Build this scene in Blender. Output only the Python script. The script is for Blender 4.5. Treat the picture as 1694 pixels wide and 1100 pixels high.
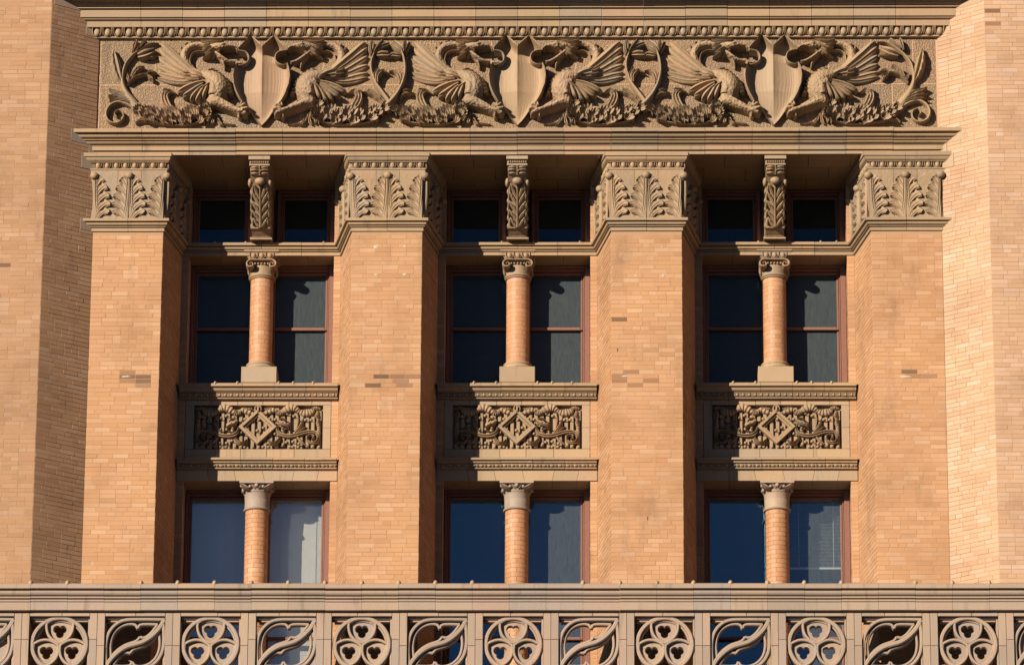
import bpy, math, random
from mathutils import Vector, Matrix

rad = math.radians
sc = bpy.context.scene
for o in list(bpy.data.objects):
    bpy.data.objects.remove(o)
COL = sc.collection

# ------------------------------------------------------------------ camera
PITCH, YAW, ROLL, DIST, FPX = rad(20.0), rad(-1.1), rad(0.32), 69.6, 8900.0
F = Vector((math.sin(YAW) * math.cos(PITCH), math.cos(YAW) * math.cos(PITCH), math.sin(PITCH)))
Rv = Vector((math.cos(YAW), -math.sin(YAW), 0.0))
Uv = Rv.cross(F)
R2 = Rv * math.cos(ROLL) + Uv * math.sin(ROLL)
U2 = Uv * math.cos(ROLL) - Rv * math.sin(ROLL)
cd = bpy.data.cameras.new('camera')
cam = bpy.data.objects.new('camera', cd)
COL.objects.link(cam)
m = Matrix((R2, U2, -F)).transposed().to_4x4()
m.translation = -DIST * F
cam.matrix_world = m
cd.sensor_width = 36.0
cd.lens = FPX / 1694.0 * 36.0
cd.clip_start = 1.0
cd.clip_end = 3000.0
sc.camera = cam

# ------------------------------------------------------------------ world, sun, exposure
SUN_EL, SUN_AZ = rad(17.5), rad(39.5)          # azimuth to the left of the facade's normal
wd = bpy.data.worlds.new('World')
sc.world = wd
wd.use_nodes = True
wn = wd.node_tree.nodes
wl = wd.node_tree.links
for n in list(wn):
    wn.remove(n)
wo = wn.new('ShaderNodeOutputWorld')
bg = wn.new('ShaderNodeBackground')
sky = wn.new('ShaderNodeTexSky')
sky.sky_type = 'NISHITA'
sky.sun_disc = False
sky.sun_elevation = SUN_EL
sky.sun_rotation = math.pi + SUN_AZ            # behind the camera, to its left
sky.air_density = 0.2
sky.dust_density = 0.05
sky.ozone_density = 2.0
bg.inputs['Strength'].default_value = 0.05
wl.new(sky.outputs[0], bg.inputs[0])
wl.new(bg.outputs[0], wo.inputs[0])

sd = bpy.data.lights.new('sun', 'SUN')
sd.energy = 5.0
sd.angle = rad(0.5)
sd.color = (1.0, 0.885, 0.72)
sun = bpy.data.objects.new('sun', sd)
COL.objects.link(sun)
to_sun = Vector((-math.sin(SUN_AZ) * math.cos(SUN_EL), -math.cos(SUN_AZ) * math.cos(SUN_EL), math.sin(SUN_EL)))
sun.rotation_euler = to_sun.to_track_quat('Z', 'Y').to_euler()
sun.location = to_sun * 60

vs = sc.view_settings
vs.view_transform = 'Standard'
vs.look = 'None'
vs.gamma = 1.0
vs.exposure = 0.86
vs.use_curve_mapping = False
sc.cycles.max_bounces = 6
sc.cycles.diffuse_bounces = 1
sc.cycles.transparent_max_bounces = 8

# ------------------------------------------------------------------ measures (metres; facade plane Y = 0, X along it)
XC, BAY, HP = 0.055, 3.38, 0.46                 # facade centre, bay pitch, half pier width
PIERS = [XC + (i - 1.5) * BAY for i in range(4)]
BAYS = [XC + (i - 1) * BAY for i in range(3)]
WJ = 5.53                                       # half width between the turrets at Y = 0
REC, SPLAY = 0.90, 0.18                         # bay recess and the splay of the pier sides
OBL = rad(35.0)
TX, TY = WJ + 0.60, -0.42                       # turret corner
ZB = -5.2                                       # balcony floor
Z_LEDGE0, Z_LEDGE1 = 1.402, 1.56
Z_SOF = 2.477
ZF0, ZF1 = 2.80, 4.13                           # frieze
YB = -0.80                                      # balustrade face
CH = 0.0601                                     # brick course


# ------------------------------------------------------------------ materials
class NT:
    def __init__(s, name):
        s.m = bpy.data.materials.new(name)
        s.m.use_nodes = True
        s.n = s.m.node_tree.nodes
        s.l = s.m.node_tree.links
        s.b = s.n['Principled BSDF']
        s.b.inputs['Specular IOR Level'].default_value = 0.25

    def node(s, t, **k):
        n = s.n.new(t)
        for a, v in k.items():
            if a[0] == '_':
                n.inputs[a[1:]].default_value = v
            else:
                setattr(n, a, v)
        return n

    def math(s, op, a, b=None):
        n = s.n.new('ShaderNodeMath')
        n.operation = op
        for i, v in enumerate((a, b)):
            if v is None:
                continue
            if isinstance(v, (int, float)):
                n.inputs[i].default_value = v
            else:
                s.l.new(v, n.inputs[i])
        return n.outputs[0]

    def mix(s, fac, a, b, blend='MIX'):
        n = s.n.new('ShaderNodeMix')
        n.data_type = 'RGBA'
        n.blend_type = blend
        for i, v in ((0, fac), (6, a), (7, b)):
            if isinstance(v, (int, float)):
                n.inputs[i].default_value = v
            elif isinstance(v, tuple):
                n.inputs[i].default_value = (*v, 1.0)
            else:
                s.l.new(v, n.inputs[i])
        return n.outputs[2]

    def ramp(s, fac, stops, interp='LINEAR'):
        n = s.n.new('ShaderNodeValToRGB')
        cr = n.color_ramp
        cr.interpolation = interp
        while len(cr.elements) < len(stops):
            cr.elements.new(0.5)
        for e, (p, c) in zip(cr.elements, stops):
            e.position = p
            e.color = (*c, 1.0) if isinstance(c, tuple) else (c, c, c, 1.0)
        s.l.new(fac, n.inputs[0])
        return n.outputs[0]

    def noise(s, scale, detail=3.0, rough=0.55, vec=None, dim='3D'):
        n = s.n.new('ShaderNodeTexNoise')
        n.inputs['Scale'].default_value = scale
        n.inputs['Detail'].default_value = detail
        n.inputs['Roughness'].default_value = rough
        s.l.new(vec if vec is not None else s.pos(), n.inputs['Vector'])
        return n.outputs[0]

    def pos(s):
        if not hasattr(s, '_p'):
            s._p = s.n.new('ShaderNodeNewGeometry').outputs['Position']
        return s._p

    def stretched(s, sx, sy, sz):
        n = s.n.new('ShaderNodeVectorMath')
        n.operation = 'MULTIPLY'
        s.l.new(s.pos(), n.inputs[0])
        n.inputs[1].default_value = (sx, sy, sz)
        return n.outputs[0]

    def rnd(s):
        oi = s.n.new('ShaderNodeObjectInfo').outputs['Random']
        at = s.n.new('ShaderNodeAttribute')
        at.attribute_name = 'rnd'
        return s.math('FRACT', s.math('ADD', oi, at.outputs['Fac']))

    def bump(s, h, strength, dist):
        n = s.n.new('ShaderNodeBump')
        n.inputs['Strength'].default_value = strength
        n.inputs['Distance'].default_value = dist
        s.l.new(h, n.inputs['Height'])
        s.l.new(n.outputs[0], s.b.inputs['Normal'])

    def out(s, col, rough=0.8):
        s.l.new(col, s.b.inputs['Base Color'])
        s.b.inputs['Roughness'].default_value = rough
        return s.m


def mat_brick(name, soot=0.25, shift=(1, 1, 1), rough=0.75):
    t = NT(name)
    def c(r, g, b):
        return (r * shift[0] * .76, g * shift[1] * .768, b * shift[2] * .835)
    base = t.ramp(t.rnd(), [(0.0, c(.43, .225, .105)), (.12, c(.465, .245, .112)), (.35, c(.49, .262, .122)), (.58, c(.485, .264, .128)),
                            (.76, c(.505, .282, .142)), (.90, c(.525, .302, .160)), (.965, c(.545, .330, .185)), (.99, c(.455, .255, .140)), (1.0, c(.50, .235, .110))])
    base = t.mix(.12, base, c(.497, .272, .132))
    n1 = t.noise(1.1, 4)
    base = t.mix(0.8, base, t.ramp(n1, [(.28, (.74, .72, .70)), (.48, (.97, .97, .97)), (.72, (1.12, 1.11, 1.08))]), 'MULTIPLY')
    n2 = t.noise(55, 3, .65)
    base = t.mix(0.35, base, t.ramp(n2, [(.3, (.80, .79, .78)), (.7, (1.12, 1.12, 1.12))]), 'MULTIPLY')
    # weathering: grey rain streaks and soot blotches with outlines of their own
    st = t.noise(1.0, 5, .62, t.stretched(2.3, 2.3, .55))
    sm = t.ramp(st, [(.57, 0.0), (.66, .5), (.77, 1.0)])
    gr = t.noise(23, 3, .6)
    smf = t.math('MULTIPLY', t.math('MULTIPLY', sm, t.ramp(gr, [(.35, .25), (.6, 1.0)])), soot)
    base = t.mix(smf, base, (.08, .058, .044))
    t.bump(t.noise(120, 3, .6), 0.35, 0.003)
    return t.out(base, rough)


def mat_mortar():
    t = NT('mortar')
    c = t.mix(t.noise(14, 4), (.29, .17, .095), (.35, .215, .125))
    t.bump(t.noise(180, 2), 0.4, 0.002)
    return t.out(c, 0.95)


def mat_terra(name, col, vari=1.0, stipple=0.0, grooves=False, rough=0.62, carved=False, scales=False):
    t = NT(name)
    r = t.rnd()
    lo = tuple(x * y for x, y in zip(col, (.90, .90, .92)))
    hi = tuple(min(x * y, .9) for x, y in zip(col, (1.08, 1.04, .98)))
    pk = tuple(x * y for x, y in zip(col, (1.06, .98, 1.0)))
    gy = tuple(x * y for x, y in zip(col, (.93, 1.0, 1.12)))
    base = t.ramp(r, [(0, lo), (.25, col), (.5, hi), (.75, pk), (.9, gy), (1, lo)])
    big = t.noise(1.7, 4)
    base = t.mix(0.5 * vari, base, t.ramp(big, [(.3, (.82, .81, .80)), (.55, (1, 1, 1)), (.75, (1.08, 1.06, 1.04))]), 'MULTIPLY')
    f = t.noise(40, 4, .65)
    base = t.mix(0.4, base, t.ramp(f, [(.3, (.84, .83, .81)), (.68, (1.10, 1.10, 1.10))]), 'MULTIPLY')
    st = t.noise(1.0, 4, .6, t.stretched(9, 9, .9))
    base = t.mix(t.ramp(st, [(.58, 0.0), (.74, .5)]), base, (.11, .085, .06))
    sp = t.noise(9, 2, .5)
    base = t.mix(t.ramp(sp, [(.74, 0.0), (.80, .30)]), base, (.45, .38, .31))
    if stipple:
        h = t.noise(46, 2, .7)
        t.bump(t.ramp(h, [(.38, 0.0), (.56, 1.0)]), .8, stipple)
    elif grooves:
        at = t.n.new('ShaderNodeAttribute')
        at.attribute_name = 'groove'
        ph = t.math('ADD', t.math('MULTIPLY', at.outputs['Fac'], 95.0), t.math('MULTIPLY', t.noise(3.0, 2), 9.0))
        amp = t.ramp(t.noise(4.0, 2), [(.42, .15), (.6, 1.0)])
        t.bump(t.math('MULTIPLY', t.math('SINE', ph), amp), 0.18, 0.006)
    elif scales:
        v = t.node('ShaderNodeTexVoronoi', _Scale=30.0)
        t.l.new(t.stretched(1, 1, .8), v.inputs['Vector'])
        t.bump(t.math('SUBTRACT', t.math('MULTIPLY', t.noise(15, 2), .6), v.outputs['Distance']), 0.7, 0.018)
    elif carved:
        t.bump(t.math('ADD', t.math('MULTIPLY', t.noise(21, 3, .6), 1.0), t.math('MULTIPLY', f, .25)), 0.55, 0.011)
    else:
        t.bump(f, 0.35, 0.004)
    return t.out(base, rough)


def mat_plain(name, col, rough=0.6, nscale=20, amt=.25, bump=0.15):
    t = NT(name)
    c = t.mix(amt, (*col,), t.ramp(t.noise(nscale, 4), [(.3, (.6, .6, .6)), (.7, (1.25, 1.22, 1.2))]), 'MULTIPLY')
    t.bump(t.noise(nscale * 4, 2), bump, 0.003)
    return t.out(c, rough)


def mat_glass(name, refl, dust, tint, sheen=(.38, .84, 1.0)):
    t = NT(name)
    t.n.remove(t.b)
    out = t.n['Material Output']
    tr = t.node('ShaderNodeBsdfTransparent')
    tr.inputs[0].default_value = (*tint, 1)
    df = t.node('ShaderNodeBsdfDiffuse')
    # dust and rain marks on the pane
    st = t.noise(1.0, 4, .6, t.stretched(70, 70, 7.0))
    fine = t.noise(160, 2)
    dc = t.ramp(t.math('ADD', t.math('MULTIPLY', st, .85), t.math('MULTIPLY', fine, .15)), [(.32, (.34, .42, .46)), (.68, (.64, .71, .70))])
    t.l.new(dc, df.inputs[0])
    m1 = t.node('ShaderNodeMixShader')
    m1.inputs[0].default_value = dust
    t.l.new(tr.outputs[0], m1.inputs[1])
    t.l.new(df.outputs[0], m1.inputs[2])
    gl = t.node('ShaderNodeBsdfGlossy')
    gl.inputs['Roughness'].default_value = 0.02
    gl.inputs[0].default_value = (*sheen, 1)
    bn = t.node('ShaderNodeBump')
    bn.inputs['Strength'].default_value = 0.04
    bn.inputs['Distance'].default_value = 0.02
    t.l.new(t.noise(1.3, 1), bn.inputs['Height'])
    t.l.new(bn.outputs[0], gl.inputs['Normal'])
    lw = t.node('ShaderNodeLayerWeight')
    lw.inputs['Blend'].default_value = 0.35
    fac = t.math('ADD', t.math('MULTIPLY', lw.outputs['Fresnel'], refl), refl * .3)
    m2 = t.node('ShaderNodeMixShader')
    t.l.new(fac, m2.inputs[0])
    t.l.new(m1.outputs[0], m2.inputs[1])
    t.l.new(gl.outputs[0], m2.inputs[2])
    t.l.new(m2.outputs[0], out.inputs[0])
    return t.m


M = {
    'brick': mat_brick('orange_brick', .55),
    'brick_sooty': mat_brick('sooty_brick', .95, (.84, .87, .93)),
    'brick_stained': mat_brick('stained_brick', 1.0, (.64, .63, .66)),
    'brick_soot': mat_brick('soot_brick', 1.0, (.40, .40, .45)),
    'brick_sun_paled': mat_brick('sun_paled_brick', .25, (1.05, 1.20, 1.46)),  # washed-out tone of full sun put into the right turret's brick colour
    'colbrick': mat_brick('glazed_brick', .10, (1.0, .93, .92), .55),
    'mortar': mat_mortar(),
    'joint': mat_plain('pink_joint', (.42, .26, .17), .9),
    'terra': mat_terra('buff_terracotta', (.272, .190, .116)),
    'terra_carved': mat_terra('carved_terracotta', (.258, .180, .110), carved=True),
    'terra_scaled': mat_terra('scaled_terracotta', (.258, .180, .110), scales=True),
    'terra_pale': mat_terra('pale_terracotta', (.298, .210, .130), .8),
    'terra_grey': mat_terra('grey_terracotta', (.275, .206, .155), .8),
    'stipple': mat_terra('stippled_terracotta', (.285, .198, .120), 1.0, .022),
    'shield': mat_terra('grooved_terracotta', (.262, .182, .113), .8, 0, True),
    'wood': mat_plain('red_brown_paint', (.175, .080, .056), .5, 30, .3),
    'glass_top': mat_glass('dim_glass', .16, .02, (.50, .58, .62)),
    'glass_mid': mat_glass('dusty_glass', .06, .065, (.45, .55, .62)),
    'glass_low': mat_glass('blue_glass', .42, .06, (.94, .96, .98)),
    'glass_clear': mat_glass('clear_glass', .46, .03, (1.0, 1.0, 1.0), (.78, .95, 1.0)),
    'room': mat_plain('room_paint', (.10, .095, .09), .9),
    'blind': mat_plain('white_blind', (.85, .84, .76), .6, 8, .1),
    'patch': mat_plain('white_patch', (.42, .33, .26), .9, 30, .5),
    'lead': mat_plain('dark_iron', (.05, .04, .035), .6),
    'street': mat_plain('asphalt', (.05, .048, .046), .9, 3),
}


# ------------------------------------------------------------------ mesh helpers
class MB:
    def __init__(s):
        s.v, s.f, s.r = [], [], []
        s.cur = 0.0

    def face(s, idx):
        s.f.append(tuple(idx))
        s.r.append(s.cur)

    def add(s, vs, fs):
        b = len(s.v)
        s.v.extend(vs)
        for f in fs:
            s.face([i + b for i in f])

    def box(s, x0, x1, y0, y1, z0, z1):
        vs = [(x, y, z) for z in (z0, z1) for y in (y0, y1) for x in (x0, x1)]
        s.add(vs, [(0, 2, 3, 1), (4, 5, 7, 6), (0, 1, 5, 4), (2, 6, 7, 3), (0, 4, 6, 2), (1, 3, 7, 5)])

    def bbox(s, x0, x1, y0, y1, z0, z1, c=.006):
        """box whose front (low Y) edges are chamfered"""
        vs = [(x0 + c, y0, z0 + c), (x1 - c, y0, z0 + c), (x1 - c, y0, z1 - c), (x0 + c, y0, z1 - c),
              (x0, y0 + c, z0), (x1, y0 + c, z0), (x1, y0 + c, z1), (x0, y0 + c, z1),
              (x0, y1, z0), (x1, y1, z0), (x1, y1, z1), (x0, y1, z1)]
        fs = [(0, 1, 2, 3)]
        for a, b in ((0, 4), (4, 8)):
            for i in range(4):
                j = (i + 1) % 4
                fs.append((a + j, a + i, b + i, b + j))
        fs.append((11, 10, 9, 8))
        s.add(vs, fs)

    def prism(s, poly, z0, z1):
        """vertical prism over an XY polygon (counter-clockwise)"""
        n = len(poly)
        vs = [(x, y, z0) for x, y in poly] + [(x, y, z1) for x, y in poly]
        fs = [tuple(range(n - 1, -1, -1)), tuple(range(n, 2 * n))]
        fs += [(i, (i + 1) % n, n + (i + 1) % n, n + i) for i in range(n)]
        s.add(vs, fs)

    def lathe(s, cx, cy, prof, n=28, squash=1.0):
        b = len(s.v)
        for r, z in prof:
            for k in range(n):
                a = 2 * math.pi * k / n
                s.v.append((cx + r * math.cos(a), cy + r * math.sin(a) * squash, z))
        for i in range(len(prof) - 1):
            for k in range(n):
                k2 = (k + 1) % n
                s.face((b + i * n + k, b + (i + 1) * n + k, b + (i + 1) * n + k2, b + i * n + k2))
        s.face([b + k for k in range(n)])
        e = b + (len(prof) - 1) * n
        s.face([e + n - 1 - k for k in range(n)])

    def ball(s, c, rx, ry, rz, nu=10, nv=6):
        b = len(s.v)
        for i in range(nv + 1):
            t = math.pi * i / nv
            for k in range(nu):
                a = 2 * math.pi * k / nu
                s.v.append((c[0] + rx * math.sin(t) * math.cos(a), c[1] + ry * math.sin(t) * math.sin(a), c[2] + rz * math.cos(t)))
        for i in range(nv):
            for k in range(nu):
                k2 = (k + 1) % nu
                s.face((b + i * nu + k, b + (i + 1) * nu + k, b + (i + 1) * nu + k2, b + i * nu + k2))

    def mesh(s, name, mat, smooth=0.0):
        me = bpy.data.meshes.new(name)
        me.from_pydata(s.v, [], s.f)
        if smooth:
            me.polygons.foreach_set('use_smooth', [True] * len(s.f))
            me.set_sharp_from_angle(angle=rad(smooth))
        if any(s.r):
            a = me.attributes.new('rnd', 'FLOAT', 'FACE')
            a.data.foreach_set('value', s.r)
        me.materials.append(M[mat])
        me.update()
        return me

    def build(s, name, mat, parent=None, smooth=0.0, kind=None):
        return link(name, s.mesh(name, mat, smooth), parent, kind)


def link(name, me, parent=None, kind=None, loc=None):
    o = bpy.data.objects.new(name, me)
    COL.objects.link(o)
    if parent is not None:
        o.parent = parent
        o.matrix_parent_inverse = Matrix.Translation(-WPOS[parent.name])
    WPOS[o.name] = Vector((0, 0, 0))
    if loc is not None:
        o.location = loc
    if kind:
        o['kind'] = kind
    return o


WPOS = {}


def thing(name, label, cat, loc=(0, 0, 0), group=None):
    o = bpy.data.objects.new(name, None)
    o.empty_display_size = 0.1
    o.location = loc
    COL.objects.link(o)
    WPOS[o.name] = Vector(loc)
    return tag(o, label, cat, group)


def tag(o, label, cat, group=None):
    o['label'] = label
    o['category'] = cat
    o['kind'] = 'thing'
    if group:
        o['group'] = group
    return o


def place(name, me, parent, loc, rotz=0.0, scale=(1, 1, 1)):
    """an object sharing mesh data, placed in world space below a translated parent"""
    o = link(name, me, parent)
    o.location = loc
    o.rotation_euler = (0, 0, rotz)
    o.scale = scale
    return o


def lerp(a, b, t):
    return a + (b - a) * t


def resample(pts, n):
    """Catmull-Rom through control points -> n+1 rows (any dimension)"""
    k = len(pts)
    out = []
    for i in range(n + 1):
        u = (k - 1) * i / n
        j = min(int(u), k - 2)
        t = u - j
        p1, p2 = pts[j], pts[j + 1]
        p0 = pts[j - 1] if j > 0 else tuple(2 * a - b for a, b in zip(p1, p2))
        p3 = pts[j + 2] if j + 2 < k else tuple(2 * a - b for a, b in zip(p2, p1))
        out.append(tuple(.5 * (2 * b + (c - a) * t + (2 * a - 5 * b + 4 * c - d) * t * t + (3 * b - a - 3 * c + d) * t ** 3)
                         for a, b, c, d in zip(p0, p1, p2, p3)))
    return out


def seclist(sec, mm):
    out = []
    for j in range(mm):
        s = -1 + 2 * j / (mm - 1)
        if sec == 'round':
            p = math.sqrt(max(0, 1 - s * s))
        elif sec == 'leaf':
            p = (1 - abs(s) ** 3) * (1 - .55 * math.exp(-(s / .28) ** 2))
        elif sec == 'feather':
            p = .62 * (1 - .5 * (s + 1) / 2) * (1 - abs(s) ** 6) + .38 * math.exp(-(s / .2) ** 2)
        elif sec == 'flute':
            p = (.7 + .3 * math.cos(s * 3 * math.pi)) * (1 - abs(s) ** 5)
        else:
            p = 1.0 if abs(s) < .8 else 0.0
        out.append((s, p))
    return out


def stroke(mb, pts, fmap, sec='round', n=14, mm=7, back=-.01, ser=None):
    """A carved stroke. pts: rows (x, z, half width, base height, ridge height); fmap(x, z, h) -> world point."""
    rows = resample(pts, n)
    secs = seclist(sec, mm)
    b = len(mb.v)
    L = mm + 2
    for i, (x, z, w, bs, rg) in enumerate(rows):
        a = rows[max(0, i - 1)]
        c = rows[min(n, i + 1)]
        tx, tz = c[0] - a[0], c[1] - a[1]
        l = math.hypot(tx, tz) or 1e-6
        nx, nz = -tz / l, tx / l
        w = max(w, .0015)
        ww = w
        if ser:
            ww = w * (1 - ser[1] * abs(math.sin(ser[0] * math.pi * i / n)) ** .7)
        for s, p in secs:
            sw = ww if (ser and (ser[2] == 0 or s * ser[2] > 0)) else w
            mb.v.append(fmap(x + nx * s * sw, z + nz * s * sw, bs + max(rg, .001) * p))
        mb.v.append(fmap(x + nx * w, z + nz * w, back))
        mb.v.append(fmap(x - nx * w, z - nz * w, back))
    for i in range(n):
        for j in range(L):
            j2 = (j + 1) % L
            mb.face((b + i * L + j, b + i * L + j2, b + (i + 1) * L + j2, b + (i + 1) * L + j))
    mb.face([b + L - 1 - j for j in range(L)])
    mb.face([b + n * L + j for j in range(L)])


def moulding(name, parent, mat, path, profile, block=.6, gap=.004, seed=0, jit=.002, smooth=40, phase=0.0, endmit=None):
    """Run a profile (outward, z) along a plan path, cut into separate blocks with open joints. endmit: plan directions of the end cuts."""
    rng = random.Random(seed)
    np_ = len(path)
    P = [Vector(p) for p in path]
    N = []
    for i in range(np_ - 1):
        d = (P[i + 1] - P[i]).normalized()
        N.append(Vector((d.y, -d.x)))
    mit = []
    for i in range(np_):
        if i == 0 or i == np_ - 1:
            nn = N[0] if i == 0 else N[-1]
            e = endmit[0 if i == 0 else 1] if endmit else None
            if e is not None:
                e = Vector(e)
                nn = e / e.dot(nn)
            mit.append(nn)
        else:
            a, b = N[i - 1], N[i]
            mit.append((a + b) / (1 + a.dot(b)))
    objs = []
    for i in range(np_ - 1):
        A, B = P[i], P[i + 1]
        L = (B - A).length
        d = (B - A) / L
        nb = max(1, round(L / block))
        cuts = [0.0] + [L * (k + (phase if 0 < k < nb else 0)) / nb for k in range(1, nb)] + [L]
        for k in range(nb):
            u0, u1 = cuts[k], cuts[k + 1]
            first, last = k == 0, k == nb - 1
            mb = MB()
            n = len(profile)
            jz, jp = rng.uniform(-jit, jit), rng.uniform(-jit, jit)
            for e, (u, isend) in enumerate(((u0, first), (u1, last))):
                g = (gap / 2 if e == 0 else -gap / 2)
                for p, z in profile:
                    if isend:
                        q = (A if e == 0 else B) + mit[i if e == 0 else i + 1] * p + d * (g if 0 < (i + e) < np_ - 1 else 0)
                    else:
                        q = A + d * (u + g) + N[i] * (p + jp)
                    mb.v.append((q.x, q.y, z + (0 if isend else jz)))
            for j in range(n):
                j2 = (j + 1) % n
                mb.face((j, n + j, n + j2, j2))
            mb.face(list(range(n)))
            mb.face([2 * n - 1 - j for j in range(n)])
            objs.append(mb.build(name, mat, parent, smooth))
    return objs


def arc(p0, p1, bulge, n=5):
    """points from p0 to p1 with a cove (negative) or ovolo (positive) bulge, excluding p0"""
    out = []
    mx, mz = (p0[0] + p1[0]) / 2, (p0[1] + p1[1]) / 2
    dx, dz = p1[0] - p0[0], p1[1] - p0[1]
    nx, nz = -dz, dx
    for i in range(1, n + 1):
        t = i / n
        k = 4 * t * (1 - t) * bulge
        out.append((p0[0] + dx * t + nx * k, p0[1] + dz * t + nz * k))
    return out


# ------------------------------------------------------------------ bricks
def brick_mesh(l, h=CH - .0054, depth=.03, name='brick', mat='brick'):
    mb = MB()
    mb.bbox(-l / 2, l / 2, 0, depth, -h / 2, h / 2, .0018)
    return mb.mesh(name, mat)


BRICKS = {}


def brick_of(kind, mat):
    if (kind, mat) not in BRICKS:
        BRICKS[(kind, mat)] = brick_mesh({'s': .2, 'q': .15, 'h': .098}[kind], mat=mat)
    return BRICKS[(kind, mat)]


KLEN = {'s': .2, 'q': .15, 'h': .098}
JT = .0052


def courses(L, z0, z1, rng, header=True):
    """yield (u centre, z centre, length, kind) over a wall face of length L"""
    k0 = math.ceil((z0 - ZB) / CH - 1e-6)
    k1 = int((z1 - ZB) / CH + 1e-6)
    for k in range(k0, k1):
        z = ZB + (k + .5) * CH
        seq = []
        left = L
        if L < .14:
            seq = ['h']
            left = 0
        else:
            seq.append(('h', 's', 'q', 's')[(k * 7 + rng.randrange(2)) % 4] if rng.random() < .85 else 'q')
            left -= KLEN[seq[0]] + JT
            heads = header and rng.random() < .12
            while left > .07:
                kk = 'h' if (heads and rng.random() < .8) or rng.random() < .10 else 's'
                if left < .17:
                    kk = 'h' if left < .135 else 'q'
                seq.append(kk)
                left -= KLEN[kk] + JT
        tot = sum(KLEN[q] + JT for q in seq)
        f = L / tot
        u = 0
        for q in seq:
            w = (KLEN[q] + JT) * f
            yield u + w / 2, z, w - JT, q
            u += w


def lay(faces, root, mat, seed, cap=300, zvis=(-3.5, 5), stain=None):
    """faces: (origin XY, direction, length, z0, z1, screen factor, visible u range). The largest in view become brick objects; the rest one mesh."""
    rng = random.Random(seed)
    allb = []
    for fi, (O, d, L, z0, z1, fac, ur) in enumerate(faces):
        d = Vector(d).normalized()
        nrm = Vector((d.y, -d.x))
        rot = math.atan2(d.y, d.x)
        for u, z, l, q in courses(L, z0, z1, rng):
            vis = zvis[0] < z < zvis[1] and ur[0] < u < ur[1]
            jy = rng.gauss(0, .0008)
            c = Vector(O) + d * u - nrm * jy
            allb.append(((l * fac if vis else 0) + rng.random() * .02, c, z, l, q, rot, rng.random(), rng.gauss(0, .004)))
    allb.sort(key=lambda b: -b[0])
    for b in allb[:cap]:
        _, c, z, l, q, rot, r, tw = b
        place('brick', brick_of(q, rng.choice(('brick_stained', 'brick_stained', 'brick_soot')) if stain and rng.random() < stain(c.x, c.y, z) else mat), root, (c.x, c.y, z), rot + tw, (l / KLEN[q], 1, 1))
    if len(allb) > cap:
        mb = MB()
        h = CH - .0054
        for _, c, z, l, q, rot, r, tw in allb[cap:]:
            ca, sa = math.cos(rot + tw), math.sin(rot + tw)
            mb.cur = r + 1e-4
            cc = .0018
            lv = [(-l / 2 + cc, 0, -h / 2 + cc), (l / 2 - cc, 0, -h / 2 + cc), (l / 2 - cc, 0, h / 2 - cc), (-l / 2 + cc, 0, h / 2 - cc),
                  (-l / 2, cc, -h / 2), (l / 2, cc, -h / 2), (l / 2, cc, h / 2), (-l / 2, cc, h / 2),
                  (-l / 2, .03, -h / 2), (l / 2, .03, -h / 2), (l / 2, .03, h / 2), (-l / 2, .03, h / 2)]
            fs = [(0, 1, 2, 3)]
            for a, b2 in ((0, 4), (4, 8)):
                for i in range(4):
                    j = (i + 1) % 4
                    fs.append((a + j, a + i, b2 + i, b2 + j))
            mb.add([(c.x + x * ca - y * sa, c.y + x * sa + y * ca, z + zz) for x, y, zz in lv], fs)
        mb.build('brickwork', mat, root, kind='stuff')


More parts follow.
